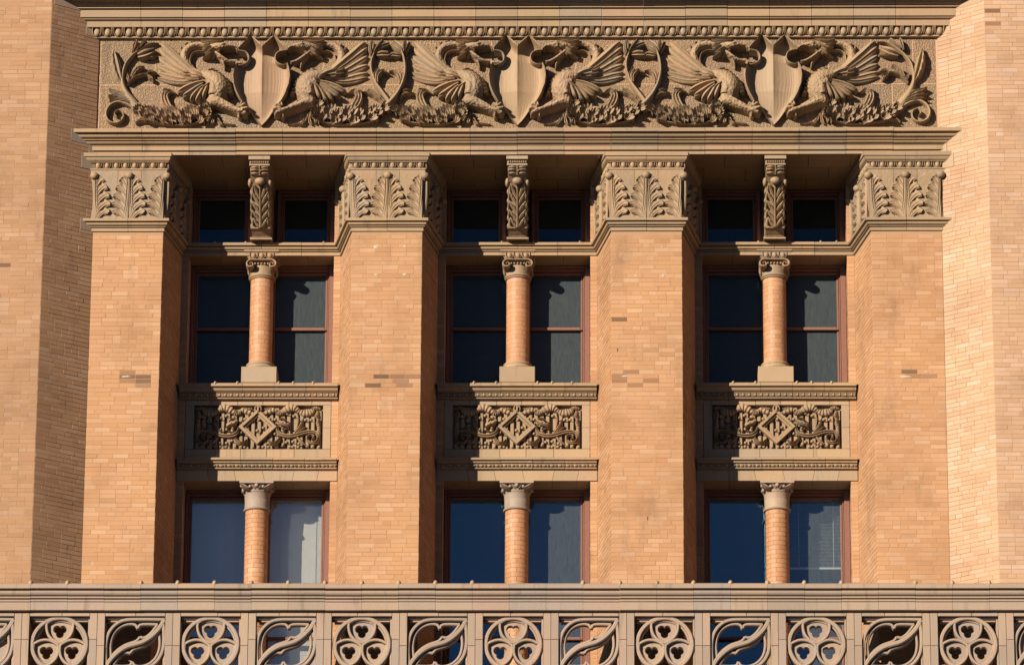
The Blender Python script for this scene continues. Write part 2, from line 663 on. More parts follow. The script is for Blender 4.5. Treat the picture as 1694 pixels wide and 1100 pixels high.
ORD = ['first', 'second', 'third', 'fourth']
IN = .0024      # how far the mortar lies behind the brick faces
pier_roots = []
PL = ['leftmost orange brick pier, next to the shaded turret wall', 'orange brick pier between the left and middle bays, four white plugs on it',
      'orange brick pier between the middle and right bays, dark smudge on it', 'rightmost orange brick pier, next to the sunlit turret wall']
for i, px in enumerate(PIERS):
    root = thing('brick_pier', PL[i], 'pier', (px, 0, ZB), 'brick piers between the bays')
    pier_roots.append(root)
    L0, R0 = px - HP, px + HP
    le, re = i == 0, i == 3          # outer sides run into the turrets
    Lb, Rb = L0 - SPLAY, R0 + SPLAY
    s = .095
    poly = [(L0 + IN, IN), (R0 - IN, IN), (Rb - IN, REC + IN), (Rb + s - IN, REC + IN), (Rb + s - IN, 1.6), (Lb - s + IN, 1.6), (Lb - s + IN, REC + IN), (Lb + IN, REC + IN)]
    if le:
        poly = [(XC - WJ, IN), (R0 - IN, IN), (Rb - IN, REC + IN), (Rb + s - IN, REC + IN), (Rb + s - IN, 1.6), (XC - WJ, 1.6)]
    if re:
        poly = [(L0 + IN, IN), (XC + WJ, IN), (XC + WJ, 1.6), (Lb - s + IN, 1.6), (Lb - s + IN, REC + IN), (Lb + IN, REC + IN)]
    mb = MB()
    mb.prism(poly, ZB, Z_SOF)
    mb.build('mortar_core', 'mortar', root)
    fx0 = XC - WJ if le else L0
    fx1 = XC + WJ if re else R0
    faces = [((fx0, 0), (1, 0), fx1 - fx0, ZB, 1.405, 1, (-1, 9))]
    sl = math.hypot(SPLAY, REC)
    big = (-1, 9)
    if not re:
        faces.append(((R0, 0), (SPLAY, REC), sl, ZB, 1.405, .17, big))
        faces.append(((Rb, REC), (1, 0), s, ZB, Z_SOF, .9, big))
        faces.append(((Rb + s, REC), (0, 1), .45, ZB, Z_SOF, .05, big))
    if not le:
        faces.append(((Lb, REC), (SPLAY, -REC), sl, ZB, 1.405, .17, big))
        faces.append(((Lb - s, REC), (1, 0), s, ZB, Z_SOF, .9, big))
        faces.append(((Lb - s, REC + .45), (0, -1), .45, ZB, Z_SOF, .05, big))
    sx_ = px + (.28, .17, -.05, .1)[i]
    lay(faces, root, 'brick', 11 + i, 300, (-3.5, 1.42), lambda x, y, z: .75 * math.exp(-((x - sx_) / .24) ** 2 - ((z + .62) / .085) ** 2) + .0006)
    # white plugs left by removed anchors
    if True:
        spots = [(.03, -.60, .07)] if i == 0 else [(-.06, -.61, .10), (.22, -.545, .045)] if i == 3 else [(-.135, 1.19, .045), (.235, 1.19, .03), (-.135, .80, .028), (.235, .80, .03)] if i == 1 else [(-.14, .78, .028), (.22, .78, .03), (.2, 1.18, .02), (-.28, -.60, .07)]
        for k, (dx, z, r) in enumerate(spots):
            rr = random.Random(50 + i * 9 + k)
            mb = MB()
            nn = 11
            fl_ = .28 if z < 0 else 1
            ring = [(r * rr.uniform(.7, 1.15) * math.cos(6.283 * a / nn), fl_ * r * rr.uniform(.55, .85) * math.sin(6.283 * a / nn)) for a in range(nn)]
            vs_ = [(px + dx, -.004, z)] + [(px + dx + .7 * x, -.0035, z + .7 * y) for x, y in ring] + [(px + dx + x, .004, z + y) for x, y in ring]
            fs_ = [(0, 1 + a, 1 + (a + 1) % nn) for a in range(nn)] + [(1 + a, 1 + nn + a, 1 + nn + (a + 1) % nn, 1 + (a + 1) % nn) for a in range(nn)]
            mb.add(vs_, [tuple(reversed(f)) for f in fs_])
            mb.build('mortar_patch', 'patch', root, 50)

for side, lab in ((-1, 'brick stair turret with a shaded sooty slanting wall, at the left edge'), (1, 'brick turret with a brightly sunlit slanting wall, at the right edge')):
    cx = XC + side * TX
    root = thing('brick_turret', lab, 'turret', (cx, TY, ZB), 'brick turrets flanking the facade')
    jx = XC + side * WJ
    far = XC + side * 7.9
    zt = 5.6
    i5 = IN
    mb = MB()
    if side < 0:
        poly = [(far, TY + i5), (cx - i5 * .4, TY + i5), (jx, .004 + i5), (jx, 1.6), (far, 1.6)]
    else:
        poly = [(jx, 1.6), (jx, .004 + i5), (cx + i5 * .4, TY + i5), (far, TY + i5), (far, 1.6)]
    mb.prism(poly, ZB, zt)
    mb.build('mortar_core', 'mortar', root)
    ol = math.hypot(jx - cx, TY)
    if side < 0:
        faces = [((cx, TY), (jx - cx, -TY), ol, ZB, zt, .85, (-1, 9)), ((far, TY), (1, 0), cx - far, ZB, zt, 1, (cx - far - .62, 9))]
    else:
        faces = [((jx, 0), (cx - jx, TY), ol, ZB, zt, .85, (-1, 9)), ((cx, TY), (1, 0), far - cx, ZB, zt, 1, (-1, .5))]
    lay(faces, root, 'brick_sooty' if side < 0 else 'brick_sun_paled', 31 + side, 300, (-3.5, 4.7), (lambda x, y, z: (.62 * math.exp(-((x - cx) / .20) ** 2) * (1 if -2.2 < z < 0.9 else .4) if y > TY + .003 else .006)) if side < 0 else (lambda x, y, z: .25 * math.exp(-((x - cx) / .1) ** 2) * (1 if 2.4 < z < 4.4 else .2) + .001))
    # flush stones that receive the mouldings' ends on the slanting wall
    d = Vector((jx - cx, -TY)).normalized() * (-1)            # towards the turret corner
    nrm = Vector((-d.y, d.x)) if side > 0 else Vector((d.y, -d.x))
    if nrm.y > 0:
        nrm = -nrm
    for za, zb, pa, pb in ((2.60, 2.775, .0, .215), (2.485, 2.60, -.0, .06), (2.26, 2.455, .0, .118), (1.405, 1.555, .0, .108), (4.145, 4.245, .03, .118), (4.46, 4.72, .165, .40)):
        mb = MB()
        j = Vector((jx, 0))
        a = j + d * (pa / math.sin(math.atan2(-TY, abs(cx - jx))))
        b = j + d * (pb / math.sin(math.atan2(-TY, abs(cx - jx))))
        q = [a - nrm * .05, b - nrm * .05, b + nrm * .004, a + nrm * .004]
        area = sum(q[k].x * q[(k + 1) % 4].y - q[(k + 1) % 4].x * q[k].y for k in range(4))
        if area < 0:
            q.reverse()
        mb.prism([(p.x, p.y) for p in q], za, zb)
        mb.build('end_stone', 'terra_grey' if side < 0 else 'terra_pale', root)

# ------------------------------------------------------------------ structure behind
mb = MB()
mb.box(-9, 9, YB + .3, 1.7, ZB - .25, ZB)
o = mb.build('balcony_floor', 'terra_grey')
o['kind'] = 'structure'
mb = MB()
mb.box(-250, 250, -400, 100, -25.8, -25.5)
o = mb.build('street', 'street')
o['kind'] = 'structure'
o = MB()
o.box(-6.5, 6.6, 5.0, 5.2, -6, 5.5)
o.box(-6.7, -6.5, 1.6, 5.2, -6, 5.5)
o.box(6.6, 6.8, 1.6, 5.2, -6, 5.5)
for px in PIERS[1:3]:
    o.box(px - .1, px + .1, 1.6, 5.0, -6, 5.5)
o = o.build('room_wall', 'room')
o['kind'] = 'structure'
mb = MB()
for za, zb in ((-5.6, -5.45), (-1.62, -.62), (1.50, 1.54), (2.62, 2.8)):
    mb.box(-6.5, 6.6, 1.6, 5.0, za, zb)
o = mb.build('room_ceiling', 'room')
o['kind'] = 'structure'

# ------------------------------------------------------------------ ledge (string course) round the piers and across the bays
prof_ledge = [(-.04, 1.57), (.075, 1.563), (.095, 1.556), (.095, 1.519), (.060, 1.514), (.046, 1.513), (.046, 1.507), (.064, 1.504)]
prof_ledge += arc((.064, 1.504), (.042, 1.472), .22, 5)
prof_ledge += [(.024, 1.471), (.024, 1.465), (.038, 1.464), (.040, 1.459), (.038, 1.454), (.006, 1.452), (.006, 1.447), (.017, 1.445), (.017, 1.402), (-.04, 1.402)]


def plan_path():
    pts = [(XC - WJ, 0)]
    for i, px in enumerate(PIERS):
        if i > 0:
            pts += [(px - HP - SPLAY, REC), (px - HP, 0)]
        if i < 3:
            pts += [(px + HP, 0), (px + HP + SPLAY, REC)]
    pts.append((XC + WJ, 0))
    return pts


WL = Vector((TX - WJ, 0.42)).normalized()
EM = [(-(TX - WJ), TY), ((TX - WJ), TY)]
root = thing('string_course', 'moulded buff ledge running round the piers and under the top windows', 'ledge', (XC, 0, 1.4))
moulding('ledge_block', root, 'terra', plan_path(), prof_ledge, .48, .005, 3, endmit=EM)
hw = (BAY - 2 * HP - 2 * SPLAY) / 2
rr = random.Random(15)
for bx in BAYS:
    cuts = [-hw + .004, -.55, -.18, .22, .60, hw - .004]
    for a, b in zip(cuts, cuts[1:]):
        mb = MB()
        mb.box(bx + a + .002, bx + b - .002, REC + .036, 1.58, Z_LEDGE0 + rr.uniform(.0005, .003), 1.556)
        mb.build('lintel_slab', 'terra', root)
mb = MB()
rr = random.Random(5)
for bx in BAYS:
    for dx in (-.62, -.21, .2, .61, .82):
        if rr.random() < .8:
            mb.ball((bx + dx, REC - .03, 1.563), .025, .07, .03, 8, 6)
mb.build('joint_saddle', 'terra_pale', root, 40, 'stuff')

# ------------------------------------------------------------------ entablature above the bays and its soffit
prof_ent = [(-.03, 2.80), (.17, 2.778), (.20, 2.772), (.20, 2.724), (.150, 2.718), (.125, 2.716), (.125, 2.706), (.160, 2.702)]
prof_ent += arc((.160, 2.702), (.126, 2.668), .18, 5)
prof_ent += [(.092, 2.667), (.092, 2.660), (.112, 2.658), (.114, 2.651), (.110, 2.645), (.074, 2.643), (.074, 2.637), (.090, 2.635)]
prof_ent += arc((.090, 2.635), (.052, 2.604), .15, 4)
prof_ent += [(.028, 2.603), (.028, 2.598), (.043, 2.596), (.043, 2.590), (.034, 2.587), (.034, 2.531), (.0, 2.527), (.0, 2.520), (.008, 2.517), (.008, Z_SOF), (-.05, Z_SOF)]
root = thing('entablature', 'long moulded cornice under the frieze with plain fascia bands', 'cornice', (XC, 0, 2.5))
W2 = [(XC - WJ, 0), (XC + WJ, 0)]
moulding('cornice_block', root, 'terra', W2, prof_ent, .62, .005, 8, endmit=EM)
sof = thing('soffit', 'brown slabs of the deep shaded ceiling over the top windows', 'soffit', (XC, .7, Z_SOF))
rr = random.Random(4)
for r_ in range(3):
    y0, y1 = (.05, .48, .91)[r_], (.475, .905, 1.6)[r_]
    x = XC - WJ + (0.3 if r_ % 2 else 0)
    first = XC - WJ
    while first < XC + WJ - .01:
        nx = min(first + (.55 if not (r_ % 2 and first < XC - WJ + .01) else .28), XC + WJ)
        mb = MB()
        jz = rr.uniform(-.002, .002)
        mb.box(first + .003, nx - .003, y0 + .002, y1 - .002, Z_SOF + .002 + jz, 2.62)
        mb.build('soffit_slab', 'terra', sof)
        first = nx

# ------------------------------------------------------------------ top cornice with egg-and-dart
prof_top = [(-.05, 5.3), (.62, 5.3), (.62, 4.86), (.55, 4.80), (.40, 4.70), (.375, 4.69), (.375, 4.566), (.350, 4.558), (.275, 4.556), (.262, 4.552), (.245, 4.550)]
prof_top += arc((.245, 4.550), (.212, 4.508), .16, 4)
prof_top += [(.185, 4.507), (.185, 4.498), (.206, 4.496), (.206, 4.484), (.165, 4.480), (.165, 4.472), (.172, 4.469), (.172, 4.369), (.145, 4.367), (.145, 4.361), (.155, 4.359)]
prof_top += arc((.155, 4.359), (.132, 4.342), .16, 4)
prof_top += [(.115, 4.338), (.112, 4.326), (.112, 4.254), (.074, 4.252)]
prof_top += arc((.074, 4.252), (.018, 4.158), -.06, 4)
prof_top += [(.0, 4.152), (.036, 4.149), (.036, 4.131), (.0, 4.126), (-.05, 4.126)]
root = thing('top_cornice', 'heavy moulded cornice with an egg and dart row above the frieze', 'cornice', (XC, 0, 4.15))
moulding('cornice_block', root, 'terra', W2, prof_top, .55, .005, 12, endmit=EM)

em = MB()
em.ball((0, 0, 0), .042, .034, .057, 14, 10)
egg_me = em.mesh('egg', 'terra', 60)


def u_rim(mb, u, z, fmap, w, h, t, top):
    pts = []
    for k in range(9):
        a = math.pi * k / 8
        pts.append((u - w * math.cos(a), z - h * math.sin(a) * 1.0, t, .006, .034))
    pts = [(u - w, top, t, .006, .036)] + pts + [(u + w, top, t, .006, .036)]
    stroke(mb, pts, fmap, 'round', 20, 5, -.02)


def fm_cornice(x, z, h):
    return (x, -(.022 + (z - 4.158) / .092 * .056) - h, z)


span0, span1 = XC - WJ - .10, XC + WJ + .10
ne = 80
pit = (span1 - span0) / ne
rim = MB()
for k in range(ne):
    u = span0 + (k + .5) * pit
    place('egg', egg_me, root, (u, -.056, 4.202))
    u_rim(rim, u, 4.205, fm_cornice, .0555, .062, .0095, 4.25)
    uu = u + pit / 2
    if k < ne - 1:
        stroke(rim, [(uu, 4.25, .010, 0, .045), (uu, 4.20, .008, 0, .045), (uu, 4.152, .003, 0, .03)], fm_cornice, 'round', 4, 5, -.02)
rim.build('egg_shells', 'terra', root, 50, 'stuff')

# ------------------------------------------------------------------ frieze
ZT = 4.116
SHX = [XC - 3.36, XC, XC + 3.36]
frz = thing('frieze', 'stippled terracotta background tiles of the carved frieze', 'frieze', (XC, .02, ZF0))
mb = MB()
mb.box(XC - WJ, XC + WJ, .0225, .25, ZF0 - .05, 4.2)
mb.build('joint_bed', 'joint', frz)
xl, xr = XC - WJ + .022, XC + WJ - .022
for row, (za, zb) in enumerate(((ZF0 - .01, 3.476), (3.486, 4.128))):
    cuts = [xl]
    x = xl + (.44 if row == 0 else .72)
    while x < xr - .3:
        cuts.append(x)
        x += .555
    cuts.append(xr)
    for a, b in zip(cuts, cuts[1:]):
        mb = MB()
        mb.bbox(a + .0045, b - .0045, .02, .08, za, zb, .002)
        mb.build('tile', 'stipple', frz)


def frieze_map(x0, mirror=1, ymul=1.15):
    def f(x, z, h):
        return (x0 + mirror * x, .02 - h * ymul, z)
    return f


def zpt(ox, oy, zoom, rows, hz=None):
    """rows measured on an enlarged crop -> local metres about the leftmost shield's axis"""
    out = []
    for x, y, w, b, r in rows:
        px, py = ox + x / zoom, oy + y / zoom
        h = b + .5 * r
        out.append(((px - 436) * .00788, ZT - (py - 66) * .00861 - .364 * h, w / zoom * .0082, b, r))
    return out


def DR(rows):
    return zpt(250, 60, 7.237, rows)


def SE(rows):
    return zpt(165, 60, 7.237, rows)


def SM(rows):
    return zpt(590, 60, 7.24, rows)


def remeshed(mb, name, mat, voxel, smooth_it=2):
    tmp = bpy.data.objects.new('tmp', mb.mesh('tmp', mat))
    COL.objects.link(tmp)
    md = tmp.modifiers.new('r', 'REMESH')
    md.mode = 'VOXEL'
    md.voxel_size = voxel
    md.use_smooth_shade = True
    s2 = tmp.modifiers.new('s', 'SMOOTH')
    s2.factor = .5
    s2.iterations = smooth_it
    dg = bpy.context.evaluated_depsgraph_get()
    me = bpy.data.meshes.new_from_object(tmp.evaluated_get(dg))
    me.name = name
    if not me.materials:
        me.materials.append(M[mat])
    bpy.data.objects.remove(tmp)
    return me


def flip(me, name):
    c = me.copy()
    c.name = name
    c.transform(Matrix.Scale(-1, 4, (1, 0, 0)))
    c.flip_normals()
    return c


def griffin_meshes():
    f0 = frieze_map(0)
    parts = []
    body = MB()
    S = lambda rows, sec='round', n=14, mm=9, ser=None: stroke(body, DR(rows), f0, sec, n, mm, -.005, ser)
    # neck and head
    S([(540, 470, 75, 0, .10), (430, 360, 72, .0, .11), (388, 250, 60, .0, .115), (425, 155, 54, .0, .115), (510, 112, 48, .0, .115), (620, 108, 46, .0, .125), (730, 130, 52, .0, .14), (810, 150, 46, .0, .15)], n=26)
    S([(700, 140, 50, .02, .13), (790, 138, 62, .03, .16), (870, 135, 50, .05, .16), (945, 132, 34, .07, .13), (1005, 142, 20, .08, .10), (1035, 165, 14, .08, .08), (1035, 200, 4, .07, .05)], n=20)
    # lower jaw, beard, tongue
    S([(750, 190, 30, .03, .11), (800, 225, 30, .04, .12), (850, 262, 28, .05, .12), (915, 300, 24, .05, .10), (975, 318, 16, .05, .08), (1015, 312, 5, .05, .05)], n=16)
    S([(810, 240, 20, .02, .09), (852, 300, 20, .02, .09), (880, 350, 14, .02, .08), (888, 405, 4, .02, .05)], n=12)
    # brow, ear
    S([(830, 130, 16, .10, .07), (880, 105, 22, .10, .08), (950, 112, 16, .10, .06)], n=8)
    S([(845, 112, 18, .17, .05), (875, 104, 18, .18, .05), (905, 112, 12, .17, .04)], n=6)
    # chest, shoulder, belly
    S([(560, 470, 60, .0, .13), (650, 485, 96, .0, .17), (755, 525, 135, .0, .205), (812, 610, 150, .0, .225), (800, 710, 130, .0, .21), (735, 805, 88, .0, .16), (690, 860, 40, .0, .10)], n=22, mm=13)
    S([(690, 560, 60, .06, .14), (770, 610, 84, .06, .17), (760, 720, 70, .06, .16)], n=10, mm=11)
    S([(850, 490, 30, .0, .14), (890, 570, 34, .0, .15), (900, 650, 30, .0, .14), (880, 720, 20, .0, .10)], n=10)
    # foreleg and paw
    S([(720, 800, 66, .03, .15), (800, 795, 66, .04, .16), (900, 838, 52, .04, .15), (1000, 876, 42, .05, .14), (1085, 905, 42, .06, .14), (1130, 905, 46, .07, .13)], n=18, mm=11)
    S([(800, 745, 26, .10, .09), (900, 790, 18, .11, .08), (1020, 850, 12, .11, .06)], n=10)
    for a in ([(1100, 860, 26, .09, .10), (1150, 830, 24, .10, .10), (1185, 860, 12, .08, .07)], [(1120, 890, 28, .09, .11), (1180, 880, 26, .10, .11), (1205, 915, 13, .07, .08)],
              [(1120, 925, 28, .08, .10), (1165, 935, 24, .09, .10), (1180, 965, 12, .06, .07)], [(1080, 930, 22, .08, .08), (1080, 975, 16, .06, .07), (1110, 985, 6, .05, .05)],
              [(1090, 850, 18, .07, .08), (1110, 800, 15, .07, .07), (1135, 790, 6, .06, .05)]):
        S(a, n=8)
    body_me = remeshed(body, 'griffin_body', 'terra_scaled', .007, 1)
    parts.append(('body', body_me, None))

    mane = MB()
    e = DR([(868, 140, 1, .19, .0)])[0]
    mane.ball((e[0], .02 - .205 * 1.15, e[1]), .013, .016, .013, 10, 7)
    S2 = lambda mb, rows, sec='leaf', n=10, mm=7, ser=None: stroke(mb, DR(rows), f0, sec, n, mm, -.005, ser)
    for a in ([(375, 265, 16, .06, .04), (335, 240, 14, .05, .04), (322, 190, 3, .02, .02)], [(385, 200, 16, .06, .05), (352, 165, 14, .05, .04), (358, 118, 3, .02, .02)],
              [(420, 140, 16, .07, .05), (402, 105, 14, .06, .04), (428, 72, 3, .03, .02)], [(480, 105, 16, .07, .05), (478, 80, 14, .06, .04), (525, 58, 3, .03, .02)],
              [(550, 90, 16, .08, .05), (560, 72, 12, .07, .04), (605, 52, 3, .03, .02)],
              [(600, 62, 14, .12, .05), (690, 84, 20, .12, .06), (790, 82, 18, .12, .06), (872, 62, 4, .10, .03)],
              [(640, 55, 8, .10, .04), (740, 58, 12, .11, .05), (850, 44, 4, .09, .03)]):
        S2(mane, a)
    for a in ([(760, 150, 16, .13, .05), (700, 185, 18, .12, .06), (640, 205, 5, .07, .04)], [(770, 175, 16, .12, .05), (700, 220, 16, .10, .06), (615, 270, 5, .04, .04)],
              [(720, 130, 16, .13, .05), (660, 150, 16, .12, .06), (610, 150, 5, .09, .04)], [(790, 190, 14, .11, .05), (750, 230, 14, .09, .05), (735, 265, 4, .05, .04)],
              [(700, 110, 14, .13, .05), (640, 118, 14, .12, .05), (600, 105, 4, .09, .03)], [(830, 185, 14, .12, .05), (800, 215, 13, .10, .05), (790, 240, 4, .06, .04)]):
        S2(mane, a)
    # spikes along the chest
    for k in range(9):
        t = k / 8
        x = 720 + 258 * math.sin(t * 1.5)
        y = 408 + 270 * t ** 1.35
        dx, dy = 46 * (1 - t * .4), -16 + 66 * t
        S2(mane, [(x - 30, y + 12, 15, .10, .06), (x + dx * .4, y + dy * .2, 15, .10, .06), (x + dx, y + dy, 3, .05, .03)], n=7)
    # belly scales along the throat
    S2(mane, [(520, 400, 7, .03, .05), (478, 340, 8, .03, .05), (464, 285, 8, .03, .05), (490, 212, 8, .03, .05), (560, 183, 8, .04, .05), (640, 186, 6, .05, .05)], 'round', 20)
    parts.append(('mane', mane.mesh('mane', 'terra_carved', 60), None))

    # wing: joined coverts carrying long feathers
    cov = MB()
    for a in ([(640, 480, 30, .11, .07), (560, 440, 46, .12, .07), (460, 400, 44, .09, .06), (360, 330, 20, .05, .04)], [(600, 480, 26, .12, .06), (520, 470, 30, .11, .06), (440, 450, 28, .09, .05), (360, 400, 10, .07, .03)],
              [(590, 500, 22, .12, .06), (500, 500, 26, .10, .06), (420, 490, 22, .08, .05), (362, 480, 8, .06, .03)]):
        S2(cov, a, 'feather', 12)
    for a in ([(560, 455, 10, .17, .05), (610, 478, 14, .18, .05), (650, 512, 5, .16, .03)], [(450, 430, 10, .15, .03), (400, 420, 12, .13, .03), (350, 390, 4, .12, .02)], [(460, 470, 10, .14, .03), (410, 462, 12, .13, .03), (355, 440, 4, .11, .02)]):
        S2(cov, a, 'feather', 8)
    wing_me = cov.mesh('wing', 'terra_carved', 60)
    feath = []
    for a in ([(520, 430, 34, .10, .05), (400, 330, 44, .09, .06), (250, 200, 46, .07, .06), (150, 105, 38, .05, .05), (105, 75, 10, .03, .03)],
              [(500, 450, 30, .09, .05), (350, 350, 42, .07, .05), (220, 250, 44, .055, .05), (130, 180, 34, .04, .045), (88, 140, 10, .02, .03)],
              [(480, 470, 28, .08, .05), (330, 400, 40, .06, .05), (200, 320, 44, .04, .05), (120, 270, 34, .03, .04), (82, 240, 10, .02, .03)],
              [(470, 490, 26, .07, .05), (330, 450, 38, .05, .05), (190, 390, 42, .035, .045), (110, 360, 30, .025, .04), (78, 345, 10, .02, .03)],
              [(480, 510, 24, .07, .05), (330, 505, 34, .045, .05), (190, 470, 38, .03, .045), (110, 450, 26, .02, .04), (72, 440, 8, .015, .03)],
              [(500, 535, 22, .07, .05), (360, 550, 28, .04, .05), (220, 530, 32, .025, .045), (120, 505, 22, .02, .04), (74, 495, 8, .015, .03)]):
        mb = MB()
        S2(mb, a, 'feather', 14, 9)
        feath.append(mb.mesh('feather', 'terra_carved', 60))
    for a in ([(640, 550, 22, .13, .06), (530, 575, 30, .12, .07), (420, 620, 34, .11, .07), (355, 655, 26, .09, .06), (325, 672, 8, .07, .03)],
              [(640, 575, 20, .13, .06), (560, 620, 28, .13, .07), (470, 680, 32, .12, .07), (415, 710, 24, .10, .06), (390, 725, 8, .08, .03)],
              [(640, 600, 18, .14, .06), (590, 640, 26, .13, .07), (525, 710, 30, .12, .07), (495, 750, 20, .10, .05), (484, 770, 7, .08, .03)],
              [(660, 610, 18, .15, .06), (630, 650, 26, .14, .07), (590, 720, 28, .13, .07), (562, 760, 20, .11, .05), (552, 780, 7, .09, .03)],
              [(700, 600, 16, .17, .06), (680, 640, 24, .16, .07), (655, 700, 26, .15, .07), (640, 735, 18, .12, .05), (632, 758, 7, .10, .03)],
              [(720, 570, 14, .19, .04), (690, 590, 18, .18, .05), (640, 620, 14, .16, .05), (612, 640, 5, .14, .03)]):
        mb = MB()
        S2(mb, a, 'feather', 10, 9)
        feath.append(mb.mesh('feather', 'terra_carved', 60))
    # acanthus haunch that takes the place of hind legs, sweeping along the bottom
    tail = MB()
    A = lambda rows, sec='leaf', n=16, mm=9, ser=None: S2(tail, rows if sec == 'round' else [(x, y, w * 1.3, b * .8, r * .85) for x, y, w, b, r in rows], sec, n, mm, ser)
    A([(690, 800, 60, .0, .10), (600, 880, 66, .0, .08), (480, 960, 70, .0, .055), (330, 1000, 60, .0, .05), (170, 985, 52, .0, .05), (20, 940, 46, .0, .055), (-110, 880, 44, .0, .07), (-165, 860, 34, .0, .08)], 'round', 26)
    A([(700, 980, 8, .02, .05), (560, 1036, 8, .03, .04), (420, 1058, 9, .03, .04), (250, 1058, 9, .03, .04), (90, 1038, 9, .03, .04), (-40, 1005, 12, .03, .05)], 'round', 20)
    def scallop(x, y, ang, L, spread, h0, rise, nfl=5):
        """a fanned acanthus lobe: fluted, with a scalloped rim that curls forward"""
        NR, NA = 12, 30
        b = len(tail.v)
        for i in range(NR + 1):
            r = i / NR
            for j in range(NA + 1):
                q = j / NA
                ph = rad(ang + (q - .5) * 2 * spread)
                sc = 1 - .16 * (1 - abs(math.sin(q * nfl * math.pi))) - .22 * (2 * abs(q - .5)) ** 3
                bend = .30 * r * r                       # the fan sweeps to one side as it opens
                xx = x + L * r * sc * (math.cos(ph) - bend)
                yy = y - L * r * sc * math.sin(ph)
                h = h0 + rise * r ** 1.3 + .018 * abs(math.sin(q * nfl * math.pi)) * min(1, r * 2.5) + .020 * max(0, r - .75) / .25 - (.05 if i == NR else 0) * 0
                e = DR([(xx, yy, 1, h, 0)])[0]
                tail.v.append(f0(e[0], e[1], h))
        for j in range(NA + 1):
            vx, vy, vz = tail.v[b + NR * (NA + 1) + j]
            tail.v.append((vx, .025, vz + .01))
        C_ = NA + 1
        for i in range(NR + 1):
            for j in range(NA):
                tail.face((b + i * C_ + j, b + i * C_ + j + 1, b + (i + 1) * C_ + j + 1, b + (i + 1) * C_ + j))
    rs = random.Random(12)
    for x, y, a_, L in ((650, 975, 70, 150), (545, 1005, 84, 190), (440, 1030, 70, 165), (330, 1035, 95, 205), (215, 1030, 88, 170), (105, 1005, 108, 175), (5, 965, 100, 140), (-80, 920, 122, 115)):
        scallop(x, y, a_ + rs.uniform(-6, 6), L, 40, .03, .08)
    for x, y, a_, L in ((600, 1050, 60, 120), (490, 1068, 105, 110), (385, 1072, 75, 125), (270, 1072, 110, 115), (160, 1060, 85, 120), (50, 1030, 118, 110), (-45, 985, 95, 105)):
        scallop(x, y, a_ + rs.uniform(-10, 10), L, 46, .075, .055, 4)
    scallop(665, 930, 30, 130, 45, .06, .06)
    scallop(690, 880, 100, 115, 40, .08, .06)
    for a in ([(250, 880, 30, .05, .06), (190, 790, 40, .06, .06), (172, 705, 34, .06, .06), (225, 655, 26, .06, .05), (300, 685, 6, .04, .03)],
              [(200, 760, 22, .06, .05), (160, 740, 20, .06, .05), (135, 705, 6, .04, .03)], [(185, 690, 18, .07, .05), (165, 650, 18, .07, .05), (190, 630, 5, .05, .03)]):
        A(a, 'flute', 22, 13)
    parts.append(('acanthus_tail', tail.mesh('acanthus_tail', 'terra_carved', 60), None))
    lf = MB()
    for a in ([(740, 890, 18, .05, .05), (770, 950, 30, .04, .05), (760, 1020, 26, .02, .04), (735, 1060, 6, .02, .03)], [(790, 940, 14, .03, .05), (820, 1000, 26, .02, .05), (860, 1050, 22, .02, .05), (890, 1066, 6, .02, .03)],
              [(760, 920, 16, .05, .05), (720, 960, 28, .04, .05), (690, 1010, 20, .02, .04), (700, 1050, 6, .02, .03)], [(860, 1040, 10, .01, .04), (940, 1052, 18, .01, .04), (1030, 1060, 6, .01, .03)]):
        stroke(lf, DR(a), f0, 'leaf', 12, 9, -.005, (3, .4, 0))
    parts.append(('ground_leaf', lf.mesh('ground_leaf', 'terra_carved', 60), None))
    return parts, wing_me, feath


gparts, gwing, gfeath = griffin_meshes()
gl_parts = [(n, flip(me, n), x) for n, me, x in gparts]
gl_wing = flip(gwing, 'wing')
gl_feath = [flip(me, 'feather') for me in gfeath]
WHICH = ['left', 'middle', 'right']
for k, sx in enumerate(SHX):
    for mir in (1, -1):
        lab = ('carved winged griffin facing right, with its paw on the %s shield' if mir == 1 else 'carved winged griffin facing left, with its paw on the %s shield') % WHICH[k]
        root = thing('griffin', lab, 'griffin', (sx, .02, ZF0), 'carved griffins of the frieze')
        for n, me, _ in (gparts if mir == 1 else gl_parts):
            place(n, me, root, (sx, 0, 0))
        w = place('wing', gwing if mir == 1 else gl_wing, root, (sx, 0, 0))
        for me in (gfeath if mir == 1 else gl_feath):
            f = bpy.data.objects.new('feather', me)
            COL.objects.link(f)
            f.parent = w


